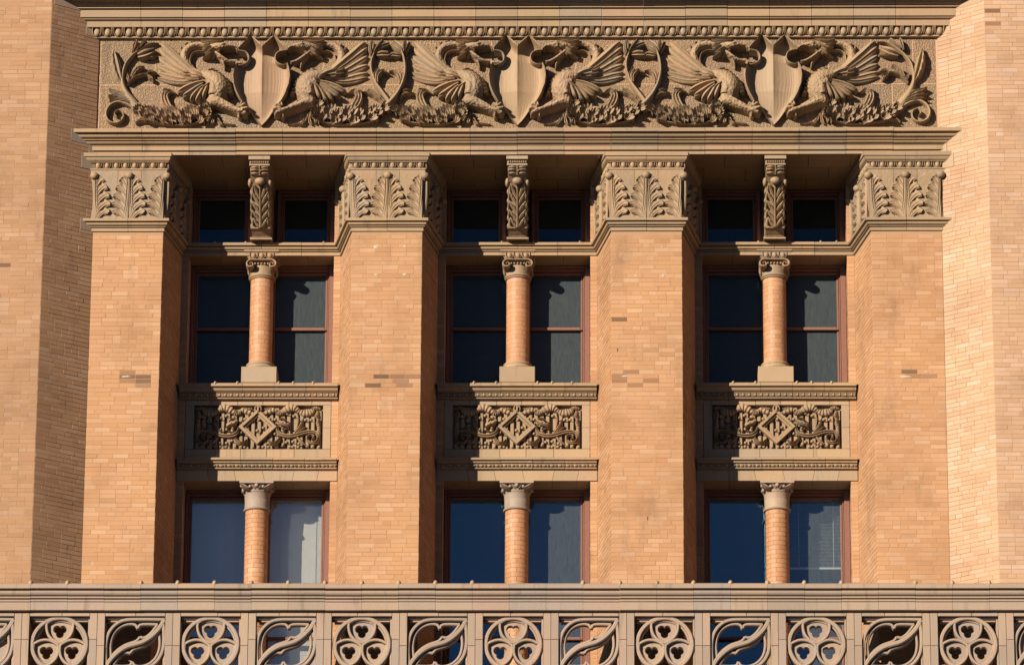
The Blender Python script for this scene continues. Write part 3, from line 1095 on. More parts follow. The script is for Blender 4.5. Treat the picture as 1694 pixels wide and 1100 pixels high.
def shield_mesh():
    outer = [(35, 137), (60, 175), (100, 215), (150, 258), (190, 288), (205, 240), (225, 195), (250, 168), (275, 160), (300, 168), (320, 195), (332, 235), (340, 300), (400, 328), (500, 342), (600, 330),
             (700, 290), (780, 238), (830, 195), (880, 150), (940, 105), (1000, 58), (1055, 6)]
    inner = [(35, 132), (60, 100), (100, 55), (150, 15), (180, 0), (1055, 0)]

    def ev(tab, y):
        for (a, u), (b, v) in zip(tab, tab[1:]):
            if y <= b:
                return lerp(u, v, (y - a) / (b - a)) if b > a else v
        return tab[-1][1]
    ys = sorted(set([35 + 1020 * i / 140 for i in range(141)] + [190, 340]))
    mb = MB()
    gv = []
    ns = 30
    for side in (1, -1):
        b = len(mb.v)
        for y in ys:
            x0, x1 = ev(inner, y), ev(outer, y)
            zz = ZT - (60 + y / 7.233 - 66) * .00861
            for j in range(ns + 1):
                s = j / ns
                x = lerp(x0, x1, s)
                X = x * .00788 / 7.233
                q = abs(x) / 340
                ridge = .055 * math.exp(-abs(x) / 75) * min(1, max(.25, (1060 - y) / 500))
                dish = .075 + .035 * (1 - q)
                rimh = .13 * math.exp(-(x1 - x) / 20) * min(1, max(0, (y - 300) / 60)) + .03 * max(0, (q - .5) / .5) ** 2
                yt = lerp(175, 35, x / 137) if x < 137 else lerp(35, 190, (x - 137) / 151)
                topc = .17 * math.exp(-max(0, y - yt) / 20)
                curl = .02 * s ** 6
                low = min(1, max(.3, (1080 - y) / 420))
                h = (dish + rimh + topc + curl) * low + ridge * min(1, max(.2, (y - 60) / 250))
                mb.v.append((side * X, .02 - h, zz - .364 * (.10 + .06 * low)))
                gv.append(X * (.6 + .8 * s) + .12 * s * s)
        L = ns + 1
        for i in range(len(ys) - 1):
            for j in range(ns):
                q = (b + i * L + j, b + (i + 1) * L + j, b + (i + 1) * L + j + 1, b + i * L + j + 1)
                mb.face(q if side > 0 else tuple(reversed(q)))
        # thickness: skirt back to the wall round the outline
        loop = [b + i * L + ns for i in range(len(ys))] + [b + (len(ys) - 1 - i) * L for i in range(len(ys))]
        nb = len(mb.v)
        for v in loop:
            x, y, z = mb.v[v]
            mb.v.append((x * .985, min(y + .05, .02), z))
            gv.append(0.0)
        for i in range(len(loop)):
            i2 = (i + 1) % len(loop)
            q = (loop[i], nb + i, nb + i2, loop[i2])
            mb.face(q if side > 0 else tuple(reversed(q)))
    me = mb.mesh('face', 'shield', 45)
    a = me.attributes.new('groove', 'FLOAT', 'POINT')
    a.data.foreach_set('value', gv)
    return me


def shield_rim(side):
    mb = MB()
    f0 = frieze_map(0)
    k = .00788 / 7.233
    if True:
        pts = []
        for x, y, w, bb, r in [(288, 190, 10, .17, .05), (238, 195, 12, .17, .05), (185, 215, 13, .16, .05), (160, 265, 14, .15, .05), (172, 320, 13, .14, .05), (220, 352, 12, .14, .05), (275, 362, 9, .13, .05), (305, 335, 5, .12, .04)]:
            h = bb + r / 2
            pts.append((side * x * k, ZT - (60 + y / 7.233 - 66) * .00861 - .364 * h, w * k, bb, r))
        stroke(mb, pts, f0, 'round', 20, 7, .05)
        pts = []
        for x, y, w, bb, r in [(305, 335, 5, .14, .04), (330, 420, 9, .15, .045), (340, 510, 10, .15, .045), (325, 610, 10, .14, .045), (288, 700, 9, .13, .04), (235, 785, 6, .11, .04)]:
            h = bb + r / 2
            pts.append((side * x * k, ZT - (60 + y / 7.233 - 66) * .00861 - .364 * h, w * k, bb, r))
        stroke(mb, pts, f0, 'round', 20, 7, .05)
    return mb.mesh('rim', 'terra_carved', 60)


sh_me, rim_me = shield_mesh(), [shield_rim(1), shield_rim(-1)]
for k, sx in enumerate(SHX):
    root = thing('shield', ['carved double-lobed shield between the two leftmost griffins', 'carved double-lobed shield above the middle bay, between its two griffins', 'carved double-lobed shield between the two rightmost griffins'][k],
                 'shield', (sx, .02, ZF0), 'carved shields of the frieze')
    place('face', sh_me, root, (sx, 0, 0))
    for me in rim_me:
        place('rim', me, root, (sx, 0, 0))


def leafset(groups, conv, f0, name):
    out = []
    for sec, n, ser, rows in groups:
        mb = MB()
        for a in rows:
            stroke(mb, conv(a), f0, sec, n, 9, -.005, ser)
        out.append(mb.mesh(name, 'terra_carved', 60))
    return out


f0 = frieze_map(0)
stemE = leafset([('round', 34, None, [[(560, 960, 40, 0, .07), (470, 880, 62, 0, .09), (390, 780, 64, 0, .10), (315, 680, 48, 0, .10), (268, 560, 30, 0, .09), (270, 450, 22, 0, .09), (300, 340, 20, 0, .09), (370, 245, 19, 0, .09), (470, 165, 17, 0, .09), (590, 95, 14, 0, .09), (695, 88, 5, 0, .06)],
                                     [(430, 870, 16, .02, .05), (330, 812, 20, .03, .06), (220, 785, 20, .03, .06), (125, 830, 18, .03, .06), (82, 920, 17, .03, .06), (115, 1010, 15, .03, .06), (210, 1042, 13, .02, .06), (285, 995, 12, .02, .06), (290, 920, 11, .02, .06), (230, 885, 11, .02, .06), (186, 925, 10, .02, .06), (215, 965, 8, .02, .05)]])], SE, f0, 'stem')
leavesE = leafset([
    ('leaf', 18, (5, .45, 1), [[(262, 560, 18, .02, .06), (222, 470, 50, .04, .08), (190, 370, 62, .05, .09), (165, 260, 50, .05, .08), (150, 160, 5, .03, .04)]]),
    ('leaf', 12, (3, .3, 0), [[(360, 760, 30, .04, .06), (270, 690, 44, .05, .06), (180, 660, 30, .05, .06), (108, 632, 6, .05, .05)], [(360, 770, 26, .05, .06), (260, 720, 34, .06, .06), (170, 710, 24, .05, .06), (103, 712, 6, .05, .05)], [(370, 790, 24, .05, .06), (270, 760, 30, .06, .06), (180, 756, 22, .05, .06), (118, 766, 6, .05, .05)]]),
    ('leaf', 14, (4, .4, 0), [[(335, 575, 10, .03, .05), (390, 500, 26, .05, .06), (470, 462, 22, .05, .06), (560, 450, 20, .05, .05), (650, 470, 6, .04, .04)], [(380, 500, 20, .06, .05), (420, 430, 36, .07, .06), (470, 380, 28, .07, .06), (530, 365, 6, .05, .04)], [(350, 540, 14, .05, .05), (335, 490, 22, .06, .05), (325, 445, 5, .04, .04)],
                              [(560, 450, 18, .06, .05), (600, 420, 26, .07, .05), (650, 430, 20, .06, .05), (685, 445, 4, .04, .03)], [(570, 465, 16, .06, .05), (620, 500, 24, .06, .05), (640, 545, 6, .04, .03)]]),
    ('flute', 14, None, [[(445, 235, 34, .05, .06), (510, 215, 52, .06, .09), (580, 190, 50, .06, .09), (650, 160, 26, .05, .05)], [(560, 240, 14, .06, .05), (620, 240, 16, .06, .05), (675, 236, 5, .04, .03)]]),
    ('leaf', 10, (3, .3, 0), [[(385, 185, 14, .04, .06), (400, 120, 30, .05, .07), (420, 55, 22, .05, .06), (425, 40, 8, .05, .04)], [(420, 170, 14, .05, .06), (480, 110, 26, .06, .07), (530, 55, 18, .06, .06), (545, 45, 6, .05, .04)]]),
    ('leaf', 12, (3, .4, 0), [[(470, 800, 26, .05, .06), (500, 850, 40, .06, .07), (560, 870, 34, .06, .06), (620, 840, 8, .04, .04)], [(520, 850, 26, .06, .06), (580, 900, 40, .06, .07), (630, 930, 20, .06, .06), (640, 960, 6, .04, .04)], [(440, 1040, 12, .02, .05), (500, 1000, 26, .03, .06), (590, 1000, 24, .04, .06), (700, 1030, 14, .04, .05), (860, 1056, 5, .02, .04)], [(480, 900, 22, .06, .06), (520, 960, 32, .06, .06), (580, 1000, 14, .05, .05), (600, 970, 5, .04, .04)]]),
], SE, f0, 'leaf')
stemM = leafset([('round', 30, None, [[(300, 930, 24, .01, .08), (360, 860, 34, .01, .10), (450, 780, 34, .03, .10), (530, 680, 28, .03, .10), (590, 550, 22, .03, .10), (614, 420, 19, .03, .09), (602, 290, 17, .03, .09), (570, 190, 15, .03, .09)]]),
                 ('round', 30, None, [[(470, 880, 30, 0, .08), (420, 790, 34, 0, .09), (340, 680, 30, 0, .09), (260, 570, 24, 0, .09), (212, 450, 19, 0, .09), (200, 330, 18, 0, .09), (232, 215, 16, 0, .09)]])], SM, f0, 'stem')
leavesM = leafset([
    ('leaf', 14, (3, .3, 0), [[(255, 560, 18, .03, .06), (245, 470, 30, .05, .06), (285, 400, 26, .05, .06), (300, 392, 6, .04, .04)], [(275, 560, 20, .05, .06), (280, 470, 28, .06, .06), (340, 415, 26, .06, .06), (390, 440, 14, .05, .05), (430, 462, 4, .04, .03)]]),
    ('leaf', 14, (3, .3, 0), [[(560, 560, 18, .03, .06), (545, 480, 32, .05, .06), (500, 430, 28, .05, .06), (420, 425, 6, .04, .04)], [(570, 540, 16, .04, .06), (575, 470, 24, .05, .06), (540, 405, 6, .04, .04)]]),
    ('leaf', 14, (3, .3, 0), [[(360, 790, 30, .02, .06), (280, 720, 42, .04, .06), (190, 680, 30, .05, .06), (95, 675, 6, .04, .04)], [(320, 740, 20, .05, .05), (240, 670, 28, .05, .06), (160, 640, 6, .04, .04)]]),
    ('leaf', 14, (3, .3, 0), [[(540, 740, 18, .02, .06), (600, 690, 28, .04, .06), (650, 690, 22, .05, .06), (725, 690, 6, .04, .04)], [(570, 680, 16, .04, .05), (610, 645, 22, .05, .05), (690, 650, 6, .04, .04)]]),
    ('flute', 10, None, [[(205, 215, 16, .04, .06), (195, 150, 34, .06, .07), (205, 60, 26, .05, .06)], [(235, 205, 14, .05, .06), (280, 140, 32, .06, .08), (340, 60, 26, .06, .06)], [(250, 200, 12, .05, .06), (320, 130, 26, .06, .07), (420, 92, 22, .06, .05)]]),
    ('flute', 10, None, [[(590, 205, 16, .05, .06), (540, 130, 36, .06, .07), (470, 70, 26, .05, .06)], [(595, 200, 14, .05, .06), (598, 120, 24, .06, .07), (605, 60, 18, .05, .05)], [(605, 205, 14, .05, .06), (635, 140, 24, .06, .07), (662, 80, 16, .05, .05)], [(590, 220, 14, .05, .06), (520, 170, 26, .06, .06), (440, 110, 14, .05, .05)]]),
    ('flute', 12, None, [[(265, 225, 24, .04, .06), (330, 215, 40, .05, .08), (405, 215, 34, .05, .06), (420, 215, 10, .04, .04)], [(560, 235, 14, .04, .05), (510, 230, 30, .05, .06), (450, 225, 26, .05, .06), (410, 265, 6, .04, .04)]]),
], SM, f0, 'leaf')
ends = [(SHX[0], 1, stemE, leavesE, 'carved leafy scroll filling the left end of the frieze'), (SHX[2], -1, [flip(a, 'stem') for a in stemE], [flip(a, 'leaf') for a in leavesE], 'carved leafy scroll filling the right end of the frieze'),
        (SHX[0], 1, stemM, leavesM, 'crossing carved stems between the left and middle shields'), (SHX[1], 1, stemM, leavesM, 'crossing carved stems between the middle and right shields')]
for sx, mir, st, lv, lab in ends:
    root = thing('foliage_scroll', lab, 'scroll', (sx, .02, ZF0), 'carved leaf scrolls of the frieze')
    for me in st:
        place('stem', me, root, (sx, 0, 0))
    for me in lv:
        place('leaf', me, root, (sx, 0, 0))

# ------------------------------------------------------------------ pier capitals with acanthus leaves
prof_bell = [(-.02, 2.25), (.034, 2.25), (.036, 2.20), (.030, 2.14), (.020, 2.05), (.012, 1.94), (.010, 1.82), (.013, 1.72), (.020, 1.64), (.024, 1.565), (-.02, 1.565)]
prof_aba = [(-.05, 2.472), (.104, 2.472), (.104, 2.421), (.092, 2.418), (.088, 2.414)]
prof_aba += arc((.088, 2.414), (.060, 2.364), .14, 4)
prof_aba += [(.050, 2.362), (.056, 2.358), (.056, 2.352), (.030, 2.350)]
prof_aba += arc((.030, 2.349), (.004, 2.280), -.06, 3)
prof_aba += [(.002, 2.276), (.044, 2.272), (.044, 2.252), (-.02, 2.250)]


def half_leaf(mb, u0, side, fmap):
    """one half of an acanthus leaf: a fluted blade whose edge breaks into five drooping, toothed lobes"""
    env = [(0.0, .165), (.12, .205), (.30, .212), (.50, .195), (.70, .165), (.88, .120), (1.0, .055)]
    NV, NS, LB = 80, 15, 5

    def E(t):
        for (a, p), (b, q) in zip(env, env[1:]):
            if t <= b:
                return lerp(p, q, (t - a) / (b - a))
        return env[-1][1]
    b = len(mb.v)
    cols = NS + 2
    for i in range(NV + 1):
        t = i / NV
        q = (t * LB) % 1.0                      # place within the lobe, upwards
        notch = math.exp(-(min(q, 1 - q) / .10) ** 2) if 0 < i < NV else 1.0
        lobe = math.sin(math.pi * min(1, q * 1.02)) ** .8 if 0 < q < 1 else 0
        wout = E(t) * (1 - .22 * notch) + .006 * math.sin(q * 8 * math.pi) * lobe
        zr = 1.40 + .60 * t
        for j in range(NS + 1):
            s = j / NS
            x = .006 + s * wout
            z = zr + (.215 - .02 * t) * (1 - (1 - s) ** 2.2) - .020 * max(0, s - .8) / .2 * lobe
            z = max(z, 1.567)
            fl = .5 + .5 * math.cos(2 * math.pi * (t * LB * 3))
            h = .014 + .020 * (1 - s) + .011 * fl * min(1, s * 3) + .034 * s ** 3 * lobe + .004 * lobe * s
            h -= .036 * notch * math.exp(-((s - .66) / .15) ** 2)
            h -= .030 * max(0, s - .9) / .1 * (1 - lobe)
            mb.v.append(fmap(u0 + side * x, z, max(h, -.004)))
        mb.v.append(fmap(u0 + side * (wout * .96), max(z, 1.567), -.012))
    for i in range(NV):
        for j in range(NS + 1):
            q4 = (b + i * cols + j, b + i * cols + j + 1, b + (i + 1) * cols + j + 1, b + (i + 1) * cols + j)
            mb.face(q4 if side > 0 else tuple(reversed(q4)))
    # the long mid ribs on this side
    for q in (.012, .036):
        stroke(mb, [(u0 + side * (q + .045), 1.57, .010, .016, .016), (u0 + side * (q + .012), 1.75, .008, .026, .016), (u0 + side * q, 1.95, .007, .028, .018), (u0 + side * (q * .8), 2.12, .006, .028, .018)], fmap, 'round', 12, 5, -.01)


def face_map(O, d, off):
    d = Vector(d).normalized()
    n = Vector((d.y, -d.x))
    O = Vector(O)

    def f(u, z, h):
        p = O + d * u + n * (off + h)
        return (p.x, p.y, z)
    return f


CL = ['acanthus capital of the leftmost brick pier', 'acanthus capital of the pier between left and middle bays', 'acanthus capital of the pier between middle and right bays', 'acanthus capital of the rightmost brick pier']
sl = math.hypot(SPLAY, REC)
bud = MB()
bud.ball((0, 0, 0), .056, .052, .050, 12, 8)
bud_me = bud.mesh('bud', 'terra_carved', 60)
for i, px in enumerate(PIERS):
    root = thing('pier_capital', CL[i], 'capital', (px, 0, 1.56), 'acanthus capitals of the piers')
    path, EMc = [], [None, None]
    if i == 0:
        path.append((XC - WJ, 0))
        EMc[0] = EM[0]
    else:
        path += [(px - HP - SPLAY, REC), (px - HP, 0)]
    if i == 3:
        path.append((XC + WJ, 0))
        EMc[1] = EM[1]
    else:
        path += [(px + HP, 0), (px + HP + SPLAY, REC)]
    moulding('bell_block', root, 'terra_carved', path, prof_bell, .34, .004, 40 + i, endmit=EMc)
    moulding('abacus_block', root, 'terra', path, prof_aba, .5, .004, 60 + i, endmit=EMc)
    x0 = path[0][0] if i == 0 else px - HP
    x1 = path[-1][0] if i == 3 else px + HP
    L = x1 - x0
    segs = [((x0, 0), (1, 0), L, 'front')]
    if i < 3:
        segs.append(((px + HP, 0), (SPLAY, REC), sl, 'right'))
    if i > 0:
        segs.append(((px - HP - SPLAY, REC), (SPLAY, -REC), sl, 'left'))
    band = MB()
    leaves = {}
    for O, d, LL, nm in segs:
        fe = face_map(O, d, .008)
        nn = round((LL + .05) / .123)
        for k in range(nn):
            u = -.02 + (k + .5) * (LL + .04) / nn
            c = fe(u, 2.318, .012)
            band.ball(c, .036, .036, .046, 10, 7)
            u_rim(band, u, 2.320, fe, .047, .050, .007, 2.352)
            if k:
                u -= (LL + .04) / nn / 2
                stroke(band, [(u, 2.352, .009, 0, .022), (u, 2.30, .008, 0, .022), (u, 2.272, .003, 0, .016)], fe, 'round', 3, 5, -.01)
        fl = face_map(O, d, .012)
        for u, sides, key in ((0, (1,), ('c', O)), (LL / 2, (-1, 1), ('m', nm)), (LL, (-1,), ('c', fl(LL, 0, -.012)[:2]))):
            key = (key[0], tuple(round(v + 1e-4, 2) for v in key[1]) if not isinstance(key[1], str) else key[1])
            mb = leaves.setdefault(key, [MB(), []])
            for s_ in sides:
                half_leaf(mb[0], u, s_, fl)
            if len(sides) == 2:
                stroke(mb[0], [(u, 1.57, .034, .0, .03), (u, 1.75, .020, .01, .035), (u, 1.95, .018, .02, .035), (u, 2.13, .022, .03, .035)], fl, 'leaf', 10, 7, -.01)
            mb[1].append(fl(u, 2.165, .045))
    band.build('egg_band', 'terra', root, 50, 'stuff')
    for key, (mb, pts) in leaves.items():
        lf = mb.build('acanthus_leaf', 'terra_carved', root, 60)
        c = sum((Vector(p) for p in pts), Vector()) / len(pts)
        b = bpy.data.objects.new('bud', bud_me)
        COL.objects.link(b)
        b.parent = lf
        b.location = c

# ------------------------------------------------------------------ console brackets between the top windows
BL = ['carved leaf bracket between the top windows of the left bay', 'carved leaf bracket between the top windows of the middle bay', 'carved leaf bracket between the top windows of the right bay']


def yfront(z):
    tab = [(1.56, .72), (1.62, .66), (1.66, .56), (1.74, .52), (1.90, .44), (2.05, .37), (2.18, .27), (2.26, .16), (2.30, .12), (2.36, .11), (2.48, .10)]
    for (a, u), (b, v) in zip(tab, tab[1:]):
        if z <= b:
            return lerp(u, v, (z - a) / (b - a))
    return tab[-1][1]


def bracket_meshes():
    w = .122
    body = MB()
    zs = [1.562, 1.60, 1.64, 1.66, 1.70, 1.8, 1.9, 2.0, 2.1, 2.18, 2.24, 2.30, 2.38]
    prof = [(yfront(z), z) for z in zs] + [(1.32, 2.38), (1.32, 1.562)]
    n = len(prof)
    body.add([(-w, y, z) for y, z in prof] + [(w, y, z) for y, z in prof], [tuple(range(n)), tuple(range(2 * n - 1, n - 1, -1))] + [((i + 1) % n, i, n + i, n + (i + 1) % n) for i in range(n)])
    ab = MB()
    ab.bbox(-.142, .142, .015, 1.32, 2.420, 2.474, .004)
    ab.bbox(-.130, .130, .065, 1.32, 2.378, 2.418, .004)
    for k in range(9):
        ab.ball((-.112 + .028 * k, .056, 2.398), .012, .016, .016, 6, 5)
    ab.bbox(-.134, .134, .060, 1.32, 2.352, 2.375, .003)
    fm = lambda x, z, h: (x, yfront(z) - h, z)
    scs, sides = [], []
    for s in (-1, 1):
        sc_ = MB()
        scs.append(('scroll', sc_, 60))
        for k, z in enumerate((2.335, 2.300, 2.262)):
            stroke(sc_, [(s * .015, z, .013, .0, .035), (s * .06, z, .017, .01, .045), (s * .112, z + .004, .014, .0, .03)], fm, 'round', 7, 6, -.01)
    bead = MB()
    for k in range(7):
        bead.ball((0, yfront(2.34 - .016 * k) - .05, 2.345 - .016 * k), .010, .012, .009, 6, 5)
    lf = MB()
    stroke(lf, [(0, 1.66, .022, .02, .03), (0, 1.8, .014, .025, .035), (0, 1.95, .013, .025, .035), (0, 2.1, .012, .02, .035), (0, 2.2, .016, .02, .03)], fm, 'leaf', 14, 7, -.01)
    for s in (-1, 1):
        for k, (tx, tz) in enumerate(((.10, 1.73), (.115, 1.82), (.118, 1.92), (.112, 2.03), (.095, 2.12))):
            bz = 1.66 + .085 * k
            stroke(lf, [(s * .012, bz, .010, .02, .02), (s * .045, lerp(bz, tz, .6), .020, .02, .035), (s * tx * .85, tz + .015, .024, .02, .045), (s * tx, tz - .012, .014, .02, .045), (s * (tx - .004), tz - .04, .004, .02, .02)], fm, 'leaf', 9, 7, -.01)
            stroke(lf, [(s * tx * .6, tz - .01, .010, .03, .03), (s * tx * .9, tz + .035, .013, .03, .035), (s * (tx + .004), tz + .03, .003, .02, .02)], fm, 'round', 5, 5, -.01)
    bd = MB()
    bd.ball((0, yfront(2.19) - .045, 2.19), .068, .055, .052, 12, 8)
    for s in (-.6, 0, .6):
        bd.ball((s * .06, yfront(2.17) - .07, 2.185), .026, .03, .04, 8, 6)
    for s in (-1, 1):
        side = MB()
        sides.append(('side_leaf', side, 60))
        for k in range(5):
            z = 1.72 + .1 * k
            y = yfront(z) + .12
            side.ball((s * w, y, z), .02, .075, .038, 8, 6)
        side.ball((s * (w + .01), yfront(2.2) + .06, 2.2), .03, .08, .06, 10, 7)
    foot = MB()
    foot.bbox(-.145, .145, .70, 1.3, 1.562, 1.592, .006)
    return [('body', body, 0), ('abacus', ab, 40), ('bead_row', bead, 60), ('acanthus_leaf', lf, 60), ('bud', bd, 60), ('foot', foot, 0)] + scs + sides


bm = [(n, mb.mesh(n, 'terra_pale' if n in ('abacus', 'foot') else 'terra_carved', s)) for n, mb, s in bracket_meshes()]
for k, bx in enumerate(BAYS):
    root = thing('leaf_bracket', BL[k], 'bracket', (bx, .7, 1.56), 'leaf brackets between the top windows')
    for n, me in bm:
        place(n, me, root, (bx, 0, 0))

# ------------------------------------------------------------------ columns
def curved_brick(r, ang, h, name):
    mb = MB()
    n = 6
    g = .0022 / r
    b = .0012
    rows = [(r - .02, -h / 2), (r - b, -h / 2), (r, -h / 2 + b), (r, h / 2 - b), (r - b, h / 2), (r - .02, h / 2)]
    for i in range(n + 1):
        a = -ang / 2 + g + (ang - 2 * g) * i / n
        for rr_, z in rows:
            mb.v.append((rr_ * math.cos(a), rr_ * math.sin(a), z))
    L = len(rows)
    for i in range(n):
        for j in range(L - 1):
            mb.face((i * L + j, (i + 1) * L + j, (i + 1) * L + j + 1, i * L + j + 1))
    mb.face([L - 1 - j for j in range(L)])
    mb.face([n * L + j for j in range(L)])
    return mb.mesh(name, 'colbrick', 40)


CY = 1.10
RU, RL = .152, .150
NB = 6
ub = curved_brick(RU, 2 * math.pi / NB, CH - .0045, 'brick')


def shaft(root, cx, z0, z1, r, obj_min, seed):
    mb = MB()
    mb.lathe(cx, CY, [(r - .002, z0), (r - .002, z1)], 24)
    mb.build('mortar_core', 'colbrick', root, 60)
    rr = random.Random(seed)
    n = int((z1 - z0) / CH)
    ch = (z1 - z0) / n
    off = 0
    rest = MB()
    for k in range(n):
        z = z0 + (k + .5) * ch
        off = (off + .5) % 1 if rr.random() < .9 else off + .33
        for q in range(NB):
            a = 2 * math.pi * (q + off) / NB + .2
            if z > obj_min:
                place('brick', ub, root, (cx, CY, z), a, (1, 1, ch / CH))
            else:
                rest.cur = rr.random() + 1e-4
                ca, sa = math.cos(a), math.sin(a)
                base = len(rest.v)
                for v in ub.vertices:
                    rest.v.append((cx + v.co.x * ca - v.co.y * sa, CY + v.co.x * sa + v.co.y * ca, z + v.co.z * ch / CH))
                for f in ub.polygons:
                    rest.face([base + j for j in f.vertices])
    if rest.v:
        rest.build('brickwork', 'colbrick', root, 40, 'stuff')


def upper_cap():
    cy = 0
    a = MB()
    a.bbox(-.232, .232, -.245, .235, 1.452, 1.505, .004)
    # abacus tapering down over the egg row
    zt, zb = 1.452, 1.345
    q = [(-.220, -.230), (.220, -.230), (.220, .22), (-.220, .22)]
    q2 = [(-.165, -.175), (.165, -.175), (.165, .16), (-.165, .16)]
    a.add([(x, y, zt) for x, y in q] + [(x, y, zb) for x, y in q2], [(0, 4, 5, 1), (1, 5, 6, 2), (2, 6, 7, 3), (3, 7, 4, 0), (4, 7, 6, 5), (0, 1, 2, 3)])
    eggs = MB()
    for k in range(3):
        x = (-.108, 0, .108)[k]
        eggs.ball((x, -.208, 1.405), .036, .035, .042, 10, 7)
        fm = lambda u, z, h: (u, -.195 - h, z)
        u_rim(eggs, x, 1.405, fm, .050, .048, .008, 1.445)
    for s in (-1, 1):
        for k in range(3):
            eggs.ball((s * .198, -.11 + .11 * k, 1.405), .035, .036, .042, 8, 6)
    vol = MB()
    # volutes: a band across the front rolled at both ends; the corners turn outwards
    fm = lambda u, z, h: (u, -.175 - h, z)
    for s in (-1, 1):
        pts = [(0, 1.343, .013, .03, .035), (s * .08, 1.344, .014, .03, .038), (s * .150, 1.338, .015, .03, .042), (s * .190, 1.300, .016, .035, .045), (s * .180, 1.255, .015, .035, .045), (s * .140, 1.240, .014, .035, .045),
               (s * .110, 1.262, .013, .035, .042), (s * .118, 1.292, .012, .035, .042), (s * .145, 1.296, .010, .035, .040), (s * .152, 1.275, .010, .035, .04)]
        stroke(vol, pts, fm, 'round', 36, 7, -.03)
        vol.ball((s * .15, -.12, 1.275), .055, .10, .055, 10, 7)
        for k in range(4):
            vol.ball((s * .175, -.05 + .06 * k, 1.31 - .012 * k), .028, .04, .06, 8, 6)
    for k in range(5):
        vol.ball((-.085 + .0425 * k, -.165, 1.308), .019, .03, .018, 8, 5)
    neck = MB()
    neck.lathe(0, 0, [(.16, 1.36), (.168, 1.34), (.166, 1.30), (.160, 1.20), (.160, 1.172), (.176, 1.168), (.182, 1.156), (.176, 1.144), (.164, 1.140), (.172, 1.134), (.170, 1.122), (.15, 1.118)], 32)
    return [('abacus', a, 0), ('egg_row', eggs, 60), ('volute', vol, 60), ('neck', neck, 40)]


ucap = [(n, mb.mesh(n, 'terra_carved', s)) for n, mb, s in upper_cap()]


def lower_cap():
    z0 = -1.725
    a = MB()
    a.bbox(-.222, .222, -.225, .225, z0 - .030, z0, .004)
    lv = MB()
    fm = lambda u, z, h: (u, -.165 - h, z)
    lv.ball((0, -.205, z0 - .055), .030, .03, .028, 10, 6)
    for s in (-1, 1):
        lv.ball((s * .085, -.195, z0 - .068), .022, .025, .022, 8, 6)
        stroke(lv, [(s * .015, z0 - .095, .012, .01, .03), (s * .04, z0 - .07, .016, .02, .035), (s * .06, z0 - .04, .010, .02, .03)], fm, 'leaf', 6, 5, -.04)
        stroke(lv, [(s * .09, z0 - .105, .014, .0, .03), (s * .14, z0 - .085, .024, .015, .045), (s * .20, z0 - .045, .014, .05, .03), (s * .213, z0 - .036, .005, .055, .02)], fm, 'flute', 9, 7, -.06)
        stroke(lv, [(s * .10, z0 - .085, .010, .02, .03), (s * .15, z0 - .06, .014, .035, .03), (s * .2, z0 - .035, .006, .05, .02)], fm, 'round', 7, 5, -.05)
        lv.ball((s * .185, -.185, z0 - .058), .034, .034, .026, 8, 6)
        lv.ball((s * .19, .0, z0 - .068), .022, .05, .03, 8, 6)
        lv.ball((s * .175, -.09, z0 - .09), .026, .05, .032, 8, 6)
    bell = MB()
    bell.lathe(0, 0, [(.19, z0 - .032), (.192, z0 - .05), (.186, z0 - .09), (.184, z0 - .105), (.179, z0 - .112), (.181, z0 - .12), (.172, z0 - .128), (.168, z0 - .135), (.165, z0 - .20), (.162, z0 - .212), (.164, z0 - .215),
                      (.160, z0 - .31), (.160, z0 - .322), (.174, z0 - .328), (.180, z0 - .342), (.174, z0 - .356), (.160, z0 - .362), (.15, z0 - .366)], 32)
    return [('abacus', a, 0), ('corner_leaf', lv, 60), ('bell', bell, 40)]


lcap = [(n, mb.mesh(n, 'terra_grey', s)) for n, mb, s in lower_cap()]
pl = MB()
pl.bbox(-.232, .232, -.235, .22, -.375, -.155, .006)
pl_me = pl.mesh('plinth', 'terra_pale')
ba = MB()
ba.lathe(0, 0, [(.20, -.156), (.214, -.148), (.220, -.132), (.212, -.115), (.196, -.108), (.182, -.100), (.178, -.088), (.186, -.080), (.188, -.066), (.178, -.054), (.160, -.046), (.150, -.040)], 32)
ba_me = ba.mesh('base', 'terra_pale', 50)
for k, bx in enumerate(BAYS):
    root = thing('upper_column', 'short brick column with ionic capital before the %s bay middle windows' % WHICH[k], 'column', (bx, CY, -.375), 'upper brick columns')
    shaft(root, bx, -.045, 1.12, RU, -9, 70 + k)
    place('plinth', pl_me, root, (bx, CY, 0))
    place('base', ba_me, root, (bx, CY, 0))
    for n, me in ucap:
        place(n, me, root, (bx, CY, 0))
    root = thing('lower_column', 'orange brick column with bell capital before the %s bay lower windows' % WHICH[k], 'column', (bx, CY, ZB), 'lower brick columns')
    shaft(root, bx, ZB, -2.085, RL, -3.45, 80 + k)
    for n, me in lcap:
        place(n, me, root, (bx, CY, 0))

# ------------------------------------------------------------------ carved spandrels between middle and lower windows
prof_sill = [(-.1, -.385), (.10, -.405), (.145, -.425), (.15, -.432), (.15, -.466), (.118, -.474), (.114, -.478)]
prof_sill += arc((.114, -.478), (.080, -.522), .16, 5)
prof_sill += [(.070, -.524), (.070, -.530), (.050, -.533), (.044, -.585), (.040, -.590), (.052, -.593), (.052, -.606), (.004, -.612), (-.1, -.612)]
prof_band = [(-.1, -1.415), (.09, -1.428), (.122, -1.444), (.125, -1.470), (.095, -1.478), (.088, -1.500), (.070, -1.506), (.060, -1.512), (.058, -1.552), (.050, -1.556), (.060, -1.560), (.060, -1.572), (.022, -1.580), (-.1, -1.58)]


